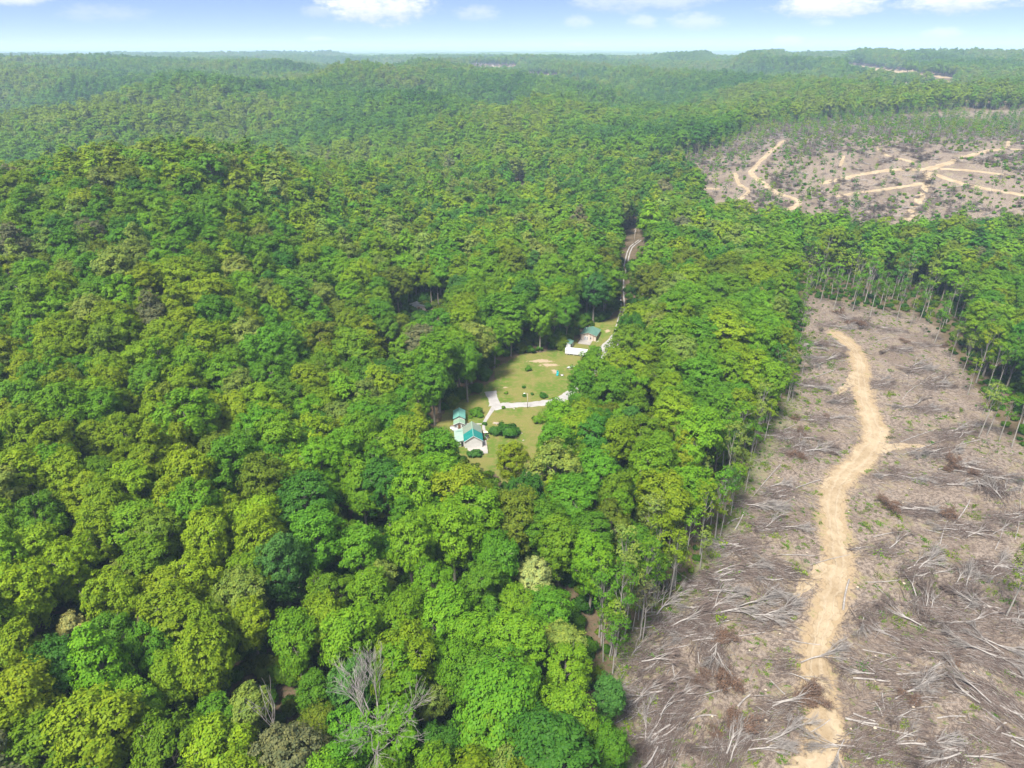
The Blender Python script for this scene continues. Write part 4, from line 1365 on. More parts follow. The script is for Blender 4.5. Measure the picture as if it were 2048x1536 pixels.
# single logs: two end pixels, thickness in metres
LOGS = """1345,1330,1358,1380,.36 1705,1357,1780,1365,.36 1792,1350,1845,1347,.34 1800,1350,1866,1356,.26 1838,1366,1852,1352,.28 1806,1380,1808,1364,.24 1808,1364,1822,1384,.24
1749,1405,1765,1434,.32 1764,1388,1768,1418,.32 1690,1438,1756,1450,.40 1706,1428,1750,1444,.34 1716,1446,1840,1474,.24 1765,1490,1830,1482,.26 1870,1473,1935,1488,.24 1873,1438,1930,1434,.32
1988,1470,2012,1446,.34 1977,1490,2025,1464,.24 1895,1384,1952,1387,.28 1820,1422,1866,1414,.26 1686,1222,1698,1160,.46 1470,1060,1490,1020,.34 1455,1048,1480,1036,.30 1560,1110,1630,1112,.22
1545,1210,1600,1190,.22 1370,1245,1455,1225,.30 1290,1225,1365,1230,.22 1420,1250,1465,1240,.26 1440,1290,1448,1258,.34 1380,1440,1432,1432,.28 1390,1395,1470,1374,.28 1475,1415,1500,1390,.36
1325,1536,1336,1516,.34 1340,1530,1345,1518,.30 1540,1492,1570,1497,.26 1462,1488,1475,1478,.24 1640,960,1560,990,.26 1560,930,1500,1000,.24 1700,1110,1620,1130,.18 1745,1075,1820,1062,.24
1850,1060,1920,1080,.22 1905,1050,1940,1000,.34 1880,1090,1896,1040,.26 1990,1100,2010,1020,.22 2030,1080,2040,1000,.22 1870,860,1800,885,.24 1890,880,1805,910,.26 1880,740,1838,770,.24
1870,760,1805,800,.26 1790,730,1840,745,.24 1690,620,1720,614,.2 1780,675,1750,685,.28 1670,740,1610,760,.26 1700,720,1640,730,.2 1730,1165,1800,1160,.22 1790,1210,1750,1170,.2
2040,1310,2012,1296,.34 1990,1305,1930,1290,.22 1955,1270,1905,1240,.2 1860,1300,1800,1270,.22 1725,1300,1780,1310,.24 1640,1290,1580,1280,.2 1530,1265,1460,1275,.2 1600,1150,1540,1142,.22
1930,900,1860,915,.22 1960,880,1910,892,.24 1590,850,1545,868,.22 1680,880,1620,900,.2 1570,1390,1540,1360,.22 1660,1440,1610,1470,.2 1730,1520,1790,1508,.26 1860,1530,1800,1520,.22
1950,1530,1900,1512,.24 2030,1500,1985,1510,.26 1240,1420,1290,1430,.2 1330,1300,1380,1290,.22 1500,1180,1450,1190,.2 1660,640,1680,660,.24""".split()
items = []
random.seed(12)
for e in LOGS:
    u0, v0, u1, v1, dia = map(float, e.split(','))
    A = np.array(ground(u0, v0)); B = np.array(ground(u1, v1))
    mid = (A + B) / 2
    L = float(np.linalg.norm(B - A))
    r = dia / 2 * 1.15
    ang = math.atan2(B[1] - A[1], B[0] - A[0])
    o = thing('log', (mid[0], mid[1], mid[2]), ang, None, 'log')
    mb = MB()
    bow = random.gauss(0, .03 * L)
    zz = [float(A[2] - mid[2]) + r * 1.1, r * 1.15 + .1, float(B[2] - mid[2]) + r * .9]
    pts = [(-L / 2 + L * q / 4, bow * (1 - (q / 2 - 1) ** 2), float(np.interp(q, [0, 2, 4], zz))) for q in range(5)]
    mb.tube(pts, [r * f for f in (1.08, 1.0, .96, .9, .82)], 8, False)
    mb.build('bark_sleeve', DEADWOOD, o, True)
    for nm, q, f in (('cut_end', 0, 1.06), ('cut_end', 4, .80)):
        p = Vector(pts[q]); d = (Vector(pts[1]) - p).normalized() if q == 0 else (p - Vector(pts[3])).normalized()
        MB().tube([p - d * .02 if q else p + d * .02, p + d * .015 if q else p - d * .015], [r * f, r * f], 8).build(nm, CUTEND, o)
    items.append((o, (u0 + u1) / 2, (v0 + v1) / 2, 'thick' if dia > .31 else 'thin'))
give_labels(items, lambda k: ('thick' if k == 'thick' else 'thin') + ' weathered pale log', cut_place, 'loose logs in the clear-cut')

# stumps
items = []
for k in range(70):
    u, v = random.uniform(1300, 2040), random.uniform(640, 1500)
    if not in_poly(np.array([u]), np.array([v]), CUT)[0]:
        continue
    x, y, z0 = ground(u, v)
    if float(dist_line(np.array([x]), np.array([y]), TRACK_W)[0]) < 4:
        continue
    r = random.uniform(.18, .36); h = random.uniform(.3, .6)
    o = thing('stump', (x, y, z0), random.uniform(0, 6), None, 'stump')
    MB().tube([(0, 0, -.2), (0, 0, .1), (0, 0, h)], [r * 1.5, r * 1.1, r], 9, False).build('bark_sleeve', BARK, o, True)
    MB().tube([(0, 0, h - .04), (0, 0, h - .005)], [r * .99, r * .99], 9).build('cut_face', CUTEND, o)
    items.append((o, u, v, 0))
give_labels(items, lambda k: 'low sawn tree stump', cut_place, 'stumps in the clear-cut')

# loose sticks and twigs: nobody could count them
bx, by = rng.uniform(20, 330, 200000), rng.uniform(62, 400, 200000)
cl = fbm(bx / 13, by / 9, 61, 4)
kp = rng.uniform(size=len(bx)) < np.clip((cl - .36) * 3.0, .12, 1)
bx, by = bx[kp], by[kp]
bang = (fbm(bx / 16, by / 16, 71, 2) - .5) * 5.0 + rng.normal(0, .5, len(bx))
hp = []
for e in HEAPS:
    a = e.split(',')
    x0, y0, z0 = ground(float(a[0]), float(a[1]))
    m_ = 210 * int(a[3])
    th = math.radians(float(a[2]))
    l_, w_ = rng.normal(0, 3.6, m_), rng.normal(0, 2.0, m_)
    hp.append(np.c_[x0 + l_ * math.cos(th) - w_ * math.sin(th), y0 + l_ * math.sin(th) + w_ * math.cos(th), th + rng.normal(0, .42, m_)])
hp = np.concatenate(hp)
nb_ = len(bx)
bx, by, ang = np.r_[bx, hp[:, 0]], np.r_[by, hp[:, 1]], np.r_[bang, hp[:, 2]]
heap = np.r_[np.zeros(nb_, bool), np.ones(len(hp), bool)]
bz = height(bx, by)
bu, bv, _ = project(bx, by, bz)
okb = in_poly(bu, bv, CUT) & (bu < 2250) & (bv < 1700) & (dist_line(bx, by, TRACK_W) > 2.6 + 2.2 * vnoise(bx / 3, by / 3, 9))
bx, by, bz, ang, heap = bx[okb], by[okb], bz[okb], ang[okb], heap[okb]
n = len(bx)
print('sticks', n)
Ls = rng.gamma(2.0, .62, n) + .4 + heap * rng.uniform(0, 1.2, n)
rad = np.clip(.014 + Ls * .011 * rng.uniform(.5, 1.6, n), .014, .075)
tilt = rng.normal(.0, .12, n)
d = np.c_[np.cos(ang) * np.cos(tilt), np.sin(ang) * np.cos(tilt), np.sin(tilt)]
p0 = np.c_[bx, by, bz + rng.uniform(.03, .28, n) + heap * rng.uniform(0, .5, n)]
side = np.c_[-np.sin(ang), np.cos(ang), np.zeros(n)]
upv = np.tile([0, 0, 1.0], (n, 1))
V = []
for end, f in ((-.5, 1.0), (.5, .45)):
    c = p0 + d * (Ls * end)[:, None]
    for ca, sa in ((1, -.5), (-1, -.5), (0, 1)):
        V.append(c + side * (rad * ca * f)[:, None] + upv * (rad * sa * f)[:, None])
V = np.stack(V, 1).reshape(-1, 3)
b0 = np.arange(n) * 6
F = np.concatenate([np.c_[b0 + a, b0 + b, b0 + 3 + b, b0 + 3 + a] for a, b in ((0, 1), (1, 2), (2, 0))])
pale = rng.uniform(size=n) < np.where(heap, .22, .42)
tag(link('brushwood', mesh_quads('brushwood', V, F, [TWIG, DEADWOOD], np.tile(pale.astype(int), 3))), 'loose grey twigs and sticks littering the clear-cut', 'brushwood', kind='stuff')

# slash and weeds of the distant clear-cut
sc_meshes = []
for st, b1, b2, lf in TOPS:
    a = [m for m in (st, b2)]
    vs, fs, off = [], [], 0
    for m in a:
        v_ = np.empty(len(m.vertices) * 3, np.float32); m.vertices.foreach_get('co', v_)
        f_ = np.empty(len(m.loops), np.int32); m.loops.foreach_get('vertex_index', f_)
        vs.append(v_.reshape(-1, 3)); fs.append(f_.reshape(-1, 4) + off); off += len(vs[-1])
    sc_meshes.append(mesh_quads('slash', np.concatenate(vs), np.concatenate(fs), [DEADWOOD, TWIG], np.r_[np.zeros(len(fs[0]), int), np.ones(len(fs[1]), int)]))
slashc = proto_collection('slash', sc_meshes)
fp = jitter_grid(380, 1000, 6.0, .95, 0)
fzz = height(fp[:, 0], fp[:, 1])
fu, fv, fd = project(fp[:, 0], fp[:, 1], fzz)
dt = np.full(len(fp), 1e9)
for L, wd in FAR_TRACKS:
    dt = np.minimum(dt, dist_line(fp[:, 0], fp[:, 1], [ground(u, v)[:2] for u, v in L]))
fok_ = in_poly(fu, fv, FARCUT) & (dt > 7) & (rng.uniform(size=len(fp)) < np.clip((fbm(fp[:, 0] / 40, fp[:, 1] / 40, 19, 3) - .3) * 2.2, .05, .8))
FPs = fp[fok_] + rng.normal(0, 2.4, (int(fok_.sum()), 2))
scatter_simple('slash', slashc, 8, FPs, fzz[fok_], rng.uniform(.9, 1.7, len(FPs)), np.ones((len(FPs), 3)), 'grey logging slash strewn over the distant clear-cut', 'slash', squash=np.array([1, 1, 1.5]))
gok = in_poly(fu, fv, FARCUT) & (dt > 6) & (rng.uniform(size=len(fp)) < np.clip((fbm(fp[:, 0] / 60, fp[:, 1] / 60, 23, 3) - .3) * 2.6, .1, .9))
GP = fp[gok] + rng.normal(0, 2.6, (int(gok.sum()), 2))
scatter_simple('regrowth', brushc, 4, GP, height(GP[:, 0], GP[:, 1]), rng.uniform(.5, 1.4, len(GP)),
               tarr[rng.choice(len(TK), len(GP), p=[.2, .2, .25, .05, .02, .16, .12, 0, 0])] * .95, 'green scrub sprouting in the distant clear-cut', 'scrub')
print('far slash', len(FPs), len(GP))

# ------------------------------------------------------------------ dead trees


def dead_tree(seed, base, top, label, spread, depth=5, r=.30, first=.42):
    u0, v0 = base; u1, v1 = top
    x, y, z0 = ground(u0, v0)
    hs = np.linspace(3, 34, 300)
    h = float(np.interp(-v1, -project(np.full(300, x), np.full(300, y), z0 + hs)[1], hs))
    g = np.random.default_rng(seed)
    o = thing('dead_tree', (x, y, z0), 0, label, 'dead tree')
    out = []
    th = h * first
    tp = np.array([(0, 0, -1), (.1, 0, th * .5), (.0, .1, th)])
    trunk = [(tp, np.array([r * 1.25, r, r * .8]))]
    nb = 6
    for k in range(nb):
        a = k * 6.283 / nb + g.normal(0, .3)
        q = np.array([0, 0, th * g.uniform(.72, 1.0)])
        grow(g, q, unit(np.array([math.cos(a) * spread, math.sin(a) * spread, 1.0])), h * .25, r * .55, depth - 1, out, 0, .40, -.02, .024, 0, .6)
    zmax = max(p[:, 2].max() for p, _, _ in out)
    k = (h - th) / max(zmax - th, 1)
    for p, _, _ in out:
        p[:, 2] = np.where(p[:, 2] > th, th + (p[:, 2] - th) * k, p[:, 2])
        p[:, :2] *= max(k, .8)
    v_, f_ = tube_arrays(trunk, 8)
    link('trunk', mesh_quads('trunk', v_, f_, [DEADWOOD], smooth=True), o)
    v_, f_ = tube_arrays([(p, rr) for p, rr, dp in out], 4)
    link('branches', mesh_quads('branches', v_, f_, [DEADWOOD], smooth=True), o)
    return o


dead_tree(31, (770, 1560), (760, 1318), 'large bare grey dead tree with wide branches, bottom of picture', .75, 5, .32, .42)
dead_tree(32, (566, 1530), (556, 1365), 'thin broken dead snag at the bottom, left of the wide dead tree', .22, 2, .17, .6)
dead_tree(33, (710, 975), (708, 895), 'bare grey tree among green crowns, down-left of the main house', .8, 3, .24, .5)
dead_tree(34, (622, 960), (616, 905), 'small bare forked tree, left of the other dead tree below the house', .6, 3, .2, .45)
dead_tree(35, (1285, 1280), (1300, 1160), 'leaning bare sapling at the clear-cut edge with thin branches', .5, 3, .14, .55)
dead_tree(36, (150, 1400), (170, 1290), 'dark bare trunk under the cream-flowered tree at left', .4, 2, .2, .6)

# ------------------------------------------------------------------ bushes on the lawn
BUSH = [(1056.5, 741, 1.9, 'g', 'round mid-green bush alone on the upper lawn'), (1087, 795, 1.9, 'd', 'dark round bush on the lawn edge right of the lamp post'),
        (1016, 872, 4.2, 'd', 'big dark spreading bush right of the main house'), (990, 868, 2.7, 'b', 'blue-green round bush between the house and the big dark bush'),
        (1030, 868, 2.2, 'd', 'dark side clump right of the big spreading bush'),
        (951, 829, 2.7, 'g', 'tall leafy bush between the cottage and the drive'), (960, 834, 1.7, 'g', 'low leafy bush against the drive near the cottage'),
        (941, 836, 1.0, 'k', 'small shrub beside the cottage corner'), (1048, 776, 1.0, 'd', 'small dark shrub left above the lamp post'), (1012, 788, 1.0, 'k', 'small bright shrub on the left lawn'),
        (1049, 793, 1.0, 'd', 'small dark shrub beside the lamp post'), (1064, 790, .8, 'd', 'tiny dark shrub just right of the lamp post'), (1007, 817, 1.0, 'k', 'small pale shrub below the drive'),
        (969, 850, 1.1, 'd', 'small dark shrub beside the walkway fork'), (974, 866, .9, 'g', 'small shrub along the main house walkway'), (972, 872, .8, 'd', 'small dark shrub nearest the house corner'),
        (955, 912, 2.2, 'b', 'grey-green shrub in front of the patio'), (945, 915, 2.0, 'b', 'grey-green shrub at the patio left end'),
        (1075, 845, 2.6, 'k', 'bright bush at the right edge of the lower lawn'), (1130, 702, 1.5, 'o', 'olive weed clump left of the white trailer')]
for n, (u, v, s, cde, lab) in enumerate(BUSH):
    x, y = flatp(u, v)
    o = thing('bush', (x, y, hz(x, y)), n * 1.3, lab, 'bush', 'bushes round the houses')
    cm, tm = PROTO['bush', n % 3]
    k = s / 1.55
    o.scale = (k, k, k * .95)
    c = link('crown', cm, o); c['tint'] = [float(q) for q in np.array(TINT[cde]) * .95]
    link('stem', tm, o)

# ------------------------------------------------------------------ buildings


def roof_panels(parent, mat, p_eave, p_ridge, y0, y1, n, name='roof_panel', th=.06, gap=.02, mats=None):
    """sheet metal panels side by side along y, from eave to ridge (x,z points)"""
    w_ = (y1 - y0) / n
    for k in range(n):
        a, b = y0 + k * w_ + gap / 2, y0 + (k + 1) * w_ - gap / 2
        m = mats[k] if mats else mat
        (x0, z0), (x1, z1) = p_eave, p_ridge
        lift = .012 * (k % 2)
        mb = MB()
        mb.add([(x0, a, z0 + lift), (x1, a, z1 + lift), (x1, b, z1 + lift), (x0, b, z0 + lift), (x0, a, z0 + th + lift), (x1, a, z1 + th + lift), (x1, b, z1 + th + lift), (x0, b, z0 + th + lift)],
               [(0, 1, 2, 3), (7, 6, 5, 4), (0, 4, 5, 1), (1, 5, 6, 2), (2, 6, 7, 3), (3, 7, 4, 0)])
        mb.add([(x0, a, z0 + th + lift), (x1, a, z1 + th + lift), (x1, a + .07, z1 + th + lift), (x0, a + .07, z0 + th + lift),
                (x0, a, z0 + th + .05 + lift), (x1, a, z1 + th + .05 + lift), (x1, a + .07, z1 + th + .05 + lift), (x0, a + .07, z0 + th + .05 + lift)],
               [(7, 6, 5, 4), (0, 4, 5, 1), (1, 5, 6, 2), (2, 6, 7, 3), (3, 7, 4, 0)])
        mb.build(name, m, parent)


def gable_walls(parent, x0, x1, y0, y1, h, ridge, mat, t=.18):
    xm = (x0 + x1) / 2
    MB().prism([(x0, 0), (x1, 0), (x1, h), (xm, ridge), (x0, h)], y0, y0 + t).build('front_wall', mat, parent)
    MB().prism([(x0, 0), (x1, 0), (x1, h), (xm, ridge), (x0, h)], y1 - t, y1).build('back_wall', mat, parent)
    MB().box(x0, x0 + t, y0 + t + .002, y1 - t - .002, 0, h).build('side_wall', mat, parent)
    MB().box(x1 - t, x1, y0 + t + .002, y1 - t - .002, 0, h).build('side_wall', mat, parent)


def siding(parent, x0, x1, y, z0, z1, n, mat, xm=None, ridge=None):
    """horizontal lap boards on a gable wall facing -y"""
    for k in range(n):
        a, b = z0 + (z1 - z0) * k / n, z0 + (z1 - z0) * (k + 1) / n - .02
        xa, xb = x0, x1
        if ridge and b > ridge[0]:
            f = min(1, (b - ridge[0]) / (ridge[1] - ridge[0]))
            xa, xb = x0 + (xm - x0) * f + .05, x1 - (x1 - xm) * f - .05
        if xb - xa > .2:
            MB().box(xa, xb, y - .035, y - .004, a, b).build('siding_board', mat, parent)


def opening(parent, name, x0, x1, y, z0, z1, frame_mat, pane_mat, bars=1, f=.09):
    o = MB()
    o.box(x0 - f, x1 + f, y - .07, y - .004, z1, z1 + f); o.box(x0 - f, x1 + f, y - .07, y - .004, z0 - f, z0)
    o.box(x0 - f, x0, y - .07, y - .004, z0, z1); o.box(x1, x1 + f, y - .07, y - .004, z0, z1)
    for k in range(1, bars + 1):
        q = x0 + (x1 - x0) * k / (bars + 1)
        o.box(q - .04, q + .04, y - .065, y - .004, z0, z1)
    fo = o.build(name, frame_mat, parent)
    MB().box(x0, x1, y - .04, y - .003, z0, z1).build('pane', pane_mat, fo)
    return fo


# main house: gable end toward the camera
hx, hy = -13.35, 204.0
h = thing('house', (hx, hy, 0.0), math.radians(6.5), 'white-walled main house with half teal, half weathered roof and patio', 'house')
MB().box(-3.0, 3.0, .02, 9.7, -.3, .12).build('foundation', CONCRETE, h)
gable_walls(h, -3.05, 3.05, 0, 9.8, 2.9, 4.9, WHITEPAINT)
siding(h, -3.05, 3.05, 0, .15, 4.75, 18, WHITEPAINT, 0, (2.9, 4.9))
split_m = [TEAL] * 5 + [GREYGREEN] * 5
roof_panels(h, TEAL, (-3.35, 2.78), (0, 5.0), -.35, 10.1, 10, mats=split_m)
roof_panels(h, TEAL, (3.35, 2.78), (0, 5.0), -.35, 10.1, 10, mats=split_m)
MB().prism([(-.22, 4.98), (.22, 4.98), (0, 5.16)], -.4, 5.0).build('ridge_cap', PALETEAL, h)
MB().prism([(-.22, 4.98), (.22, 4.98), (0, 5.16)], 5.02, 10.14).build('ridge_cap', PALEGREEN, h)
for s in (-1, 1):
    MB().prism([(s * 3.38, 2.68), (s * 3.38, 2.84), (0, 5.06), (0, 4.9)][::s], -.42, -.36).build('fascia', WHITEMETAL, h)
opening(h, 'side_window', 1.0, 1.01, 20, 0, .01, WHITEPAINT, GLASS, 0) if False else None
w1 = MB().box(3.06, 3.12, 2.2, 3.4, 1.0, 2.1).build('window', WHITEMETAL, h); MB().box(3.121, 3.14, 2.28, 3.32, 1.08, 2.02).build('pane', GLASS, w1)
w2 = MB().box(3.06, 3.12, 6.4, 7.3, 0.12, 2.1).build('door', DOORBROWN, h); MB().box(3.121, 3.16, 6.5, 6.58, 1.0, 1.1).build('handle', STEEL, w2)
# lean-to on the left
lw_ = h
MB().prism([(-6.2, 0), (-3.08, 0), (-3.08, 2.62), (-6.2, 2.05)], 1.2, 1.36).build('lean_to_wall', WHITEPAINT, h)
MB().box(-6.2, -6.04, 1.37, 9.3, 0, 2.03).build('lean_to_wall', WHITEPAINT, h)
MB().box(-4.3, -3.5, 1.12, 1.19, .05, 2.0).build('lean_to_opening', DARK, h)  # dark panel on the wall stands for the unlit opening
roof_panels(h, LEANROOF, (-6.5, 2.06), (-3.1, 2.72), 0.9, 9.6, 8, 'lean_to_roof_panel')
MB().box(-6.1, -3.2, 7.5, 7.62, 2.76, 2.84).build('roof_batten', PALETEAL, h)
# patio in front and along the right
po = h
MB().box(-2.2, 4.7, -4.2, -.06, -.25, .16).build('patio_slab', CONCRETE, h)
MB().box(3.25, 4.7, -.05, 6.5, -.25, .155).build('patio_slab', CONCRETE, h)
for k, (x, y) in enumerate([(-2.1, -4.1), (.1, -4.1), (2.3, -4.1), (4.6, -4.1), (4.6, -1.6), (4.6, .9)]):
    MB().box(x - .06, x + .06, y - .06, y + .06, .16, 1.1).build('rail_post', DECKWOOD, h)
MB().box(-2.1, 4.6, -4.14, -4.06, 1.02, 1.1).build('handrail', DECKWOOD, h)
MB().box(4.56, 4.64, -4.04, .9, 1.02, 1.1).build('handrail', DECKWOOD, h)
opening(h, 'air_conditioner', -2.3, -2.29, 40, 0, .1, STEEL, DARK, 0) if False else None
# things along the right side
x, y = flatp(971, 868)
t = thing('patio_table', (x, y, .16), .2, 'tan flat table beside the main house door', 'table')
MB().box(-.9, .9, -.7, .7, .68, .74).build('tabletop', mottled('tan_top', (.5, .42, .3), (.58, .5, .37), 1), t)
for sx_ in (-.75, .75):
    for sy_ in (-.55, .55):
        MB().box(sx_ - .04, sx_ + .04, sy_ - .04, sy_ + .04, 0, .68).build('leg', DECKWOOD, t)
x, y = flatp(975, 877)
t = thing('barbecue_grill', (x, y, .16), .5, 'dark barbecue grill on the patio right of the house', 'grill')
MB().box(-.5, .5, -.3, .3, .75, 1.0).build('firebox', BLACK, t)
MB().prism([(-.5, 1.0), (.5, 1.0), (.42, 1.22), (-.42, 1.22)], -.3, .3).build('lid', BLACK, t)
for sx_ in (-.4, .4):
    MB().box(sx_ - .04, sx_ + .04, -.25, .25, 0, .75).build('leg', STEEL, t)
x, y = flatp(969.5, 880)
t = thing('planter', (x, y, .16), .1, 'brown wooden planter by the right front corner of the house', 'planter')
MB().box(-.6, .6, -.35, .35, 0, .5).build('box', DOORBROWN, t)
c = link('plant', PROTO['bush', 1][0], t); c.scale = (.4, .4, .4); c.location = (0, 0, .35); c['tint'] = [.06, .14, .02]

# cottage behind: taller rear block, lower front porch block
h = thing('cottage', (-19.25, 217.2, 0), math.radians(4), 'small white cottage with two-step teal and pale green roof', 'cottage')
gable_walls(h, -1.95, 1.95, 3.2, 9.2, 2.7, 3.7, WHITEPAINT)
roof_panels(h, PALETEAL, (-2.3, 2.62), (0, 3.85), 2.8, 9.5, 7)
roof_panels(h, PALETEAL, (2.3, 2.62), (0, 3.85), 2.8, 9.5, 7)
MB().prism([(-.18, 3.84), (.18, 3.84), (0, 3.98)], 2.75, 9.55).build('ridge_cap', PALETEAL, h)
gable_walls(h, -1.9, 1.9, 0, 3.18, 2.15, 2.95, WHITEPAINT, .15)
roof_panels(h, PALEGREEN, (-2.15, 2.05), (0, 3.05), -.4, 2.78, 4, 'porch_roof_panel')
roof_panels(h, PALEGREEN, (2.15, 2.05), (0, 3.05), -.4, 2.78, 4, 'porch_roof_panel')
for s in (-1, 1):
    MB().prism([(s * 2.2, 1.95), (s * 2.2, 2.1), (0, 3.1), (0, 2.95)][::s], -.47, -.41).build('fascia', WHITEMETAL, h)
d_o = MB().box(-.45, .45, -.06, -.003, .05, 1.95).build('door', DOORBROWN, h); MB().box(.3, .36, -.1, -.061, .95, 1.05).build('handle', STEEL, d_o)
opening(h, 'window', -1.5, -1.0, 0, .95, 1.6, WHITEMETAL, GLASS, 0)
opening(h, 'window', .95, 1.5, 0, .95, 1.6, WHITEMETAL, GLASS, 0)
MB().box(2.2, 3.6, .4, 3.6, .0, .35).build('side_deck', DECKWOOD, h)
for yy in (.5, 1.5, 2.5, 3.5):
    MB().box(3.45, 3.55, yy - .05, yy + .05, .35, 1.3).build('deck_post', DOORBROWN, h)
MB().box(3.44, 3.56, .4, 3.6, 1.3, 1.38).build('handrail', DOORBROWN, h)
x, y = flatp(906, 855)
t = thing('firewood_stack', (x, y, 0), .1, 'brown stacked firewood left of the cottage wall', 'firewood')
for k in range(4):
    for q in range(5):
        MB().tube([(-.9, (q - 2) * .2 + .1 * (k % 2), .1 + k * .18), (.9, (q - 2) * .2 + .1 * (k % 2), .1 + k * .18)], [.1, .1], 6).build('firewood_log', DOORBROWN, t)
# satellite dish
x, y = flatp(904.5, 862)
t = thing('satellite_dish', (x, y, 0), 0, 'round pale satellite dish left of the cottage', 'satellite dish')
MB().tube([(0, 0, 0), (0, 0, 1.2)], [.05, .05], 8).build('mast', STEEL, t)
mb = MB()
nn = 16; vs = []; fs = []
for ir, rr_ in enumerate((0.02, .35, .6, .8)):
    for k in range(nn):
        a = k * 2 * math.pi / nn
        vs.append((rr_ * math.cos(a), -.25 * (rr_ / .8) ** 2 - .0, 1.5 + rr_ * math.sin(a) * .9 + .15 * (rr_ / .8) ** 2))
for ir in range(3):
    for k in range(nn):
        fs.append((ir * nn + k, ir * nn + (k + 1) % nn, (ir + 1) * nn + (k + 1) % nn, (ir + 1) * nn + k))
mb.add(vs, fs)
dish = mb.build('dish', LAMPGLASS, t, True)
MB().tube([(0, -.2, .85), (0, -.8, 1.35)], [.02, .02], 5).build('arm', STEEL, t)
MB().box(-.07, .07, -.9, -.76, 1.3, 1.42).build('receiver', STEEL, t)
for (u, v, nm, lab) in ((910, 862, 'propane_tank', 'white horizontal gas tank near the satellite dish'),):
    x, y = flatp(u, v)
    t = thing(nm, (x, y, 0), .2, lab, 'gas tank')
    MB().tube([(-.95, 0, .65), (-.8, 0, .65), (.8, 0, .65), (.95, 0, .65)], [.2, .42, .42, .2], 12).build('tank', WHITEMETAL, t, True)
    for s in (-.5, .5):
        MB().box(s - .07, s + .07, -.3, .3, 0, .3).build('foot', CONCRETE, t)

# brown cabin
h = thing('cabin', (36.3, 301.5, 0), math.radians(-20), 'brown cabin with low green metal roof and white double doors', 'cabin')
gable_walls(h, -3.75, 3.75, 0, 8.7, 2.9, 4.0, TANWALL)
for k in range(15):                                         # upright boards on the gable end and the right side
    xa = -3.75 + k * .5
    f = 1 - abs(xa + .25) / 3.75
    MB().box(xa + .02, xa + .48, -.035, -.004, .1, 2.85 + 1.05 * max(0, f) - .06).build('wall_board', TANWALL if k % 3 else BROWNWALL, h)
for k in range(17):
    MB().box(3.754, 3.785, .05 + k * .51, .05 + k * .51 + .48, .1, 2.8).build('wall_board', BROWNWALL, h)
roof_panels(h, DARKGREEN, (-4.1, 2.82), (0, 4.1), -.35, 9.0, 8)
roof_panels(h, DARKGREEN, (4.1, 2.82), (0, 4.1), -.35, 9.0, 8)
MB().prism([(-.2, 4.1), (.2, 4.1), (0, 4.24)], -.4, 9.05).build('ridge_cap', DARKGREEN, h)
for s in (-1, 1):
    MB().prism([(s * 4.15, 2.7), (s * 4.15, 2.88), (0, 4.16), (0, 3.98)][::s], -.43, -.37).build('fascia', BROWNWALL, h)
for s in (-1.95, -.95):
    d_o = opening(h, 'door', s + .24, s + .66, -.035, .36, 1.95, WHITEMETAL, GLASS, 0, .235)
opening(h, 'window', .9, 1.5, -.035, 1.0, 1.9, TANWALL, GLASS, 0)
MB().tube([(-2.5, 6.2, 3.2), (-2.5, 6.2, 4.3)], [.11, .11], 8).build('flue', WHITEMETAL, h)
MB().box(-3.7, 2.2, -5.2, -.06, .0, .3).build('deck', DECKWOOD, h)
for k in range(9):
    MB().box(-4.0, -3.88, -5.1 + k * .63, -5.0 + k * .63, .3, 1.3).build('rail_post', DOORBROWN, h)
MB().box(-4.01, -3.87, -5.2, .0, 1.3, 1.38).build('handrail', DOORBROWN, h)
MB().box(-4.0, -3.9, -5.2, .0, .72, .78).build('handrail', DOORBROWN, h)
x, y = flatp(1200, 682)
t = thing('leaning_pole', (x, y, 0), math.radians(45), 'white pole leaning along the right cabin wall', 'pole')
MB().tube([(-2.6, 0, .25), (2.6, 0, .5)], [.07, .07], 6).build('shaft', WHITEMETAL, t); MB().box(-2.7, -2.5, -.15, .15, 0, .35).build('stand', STEEL, t); MB().box(2.4, 2.6, -.15, .15, 0, .55).build('stand', STEEL, t)

# white shed with green roof
h = thing('shed', (25.2, 292.4, 0), math.radians(-22), 'small white shed with dark green roof left of the cabin', 'shed')
gable_walls(h, -2.1, 2.1, 0, 4.4, 2.3, 3.0, WHITEMETAL, .12)
for k in range(8):
    MB().box(-2.1 + k * .525 + .02, -2.1 + (k + 1) * .525 - .02, -.03, -.004, .05, 2.28 + .6 * (1 - abs(-2.1 + (k + .5) * .525) / 2.1)).build('wall_panel', WHITEPAINT if k % 2 else WHITEMETAL, h)
roof_panels(h, DARKGREEN, (-2.3, 2.25), (0, 3.08), -.2, 4.7, 5)
roof_panels(h, DARKGREEN, (2.3, 2.25), (0, 3.08), -.2, 4.7, 5)
MB().box(2.104, 2.15, 1.0, 2.2, .1, 2.0).build('door', DOORBROWN, h)

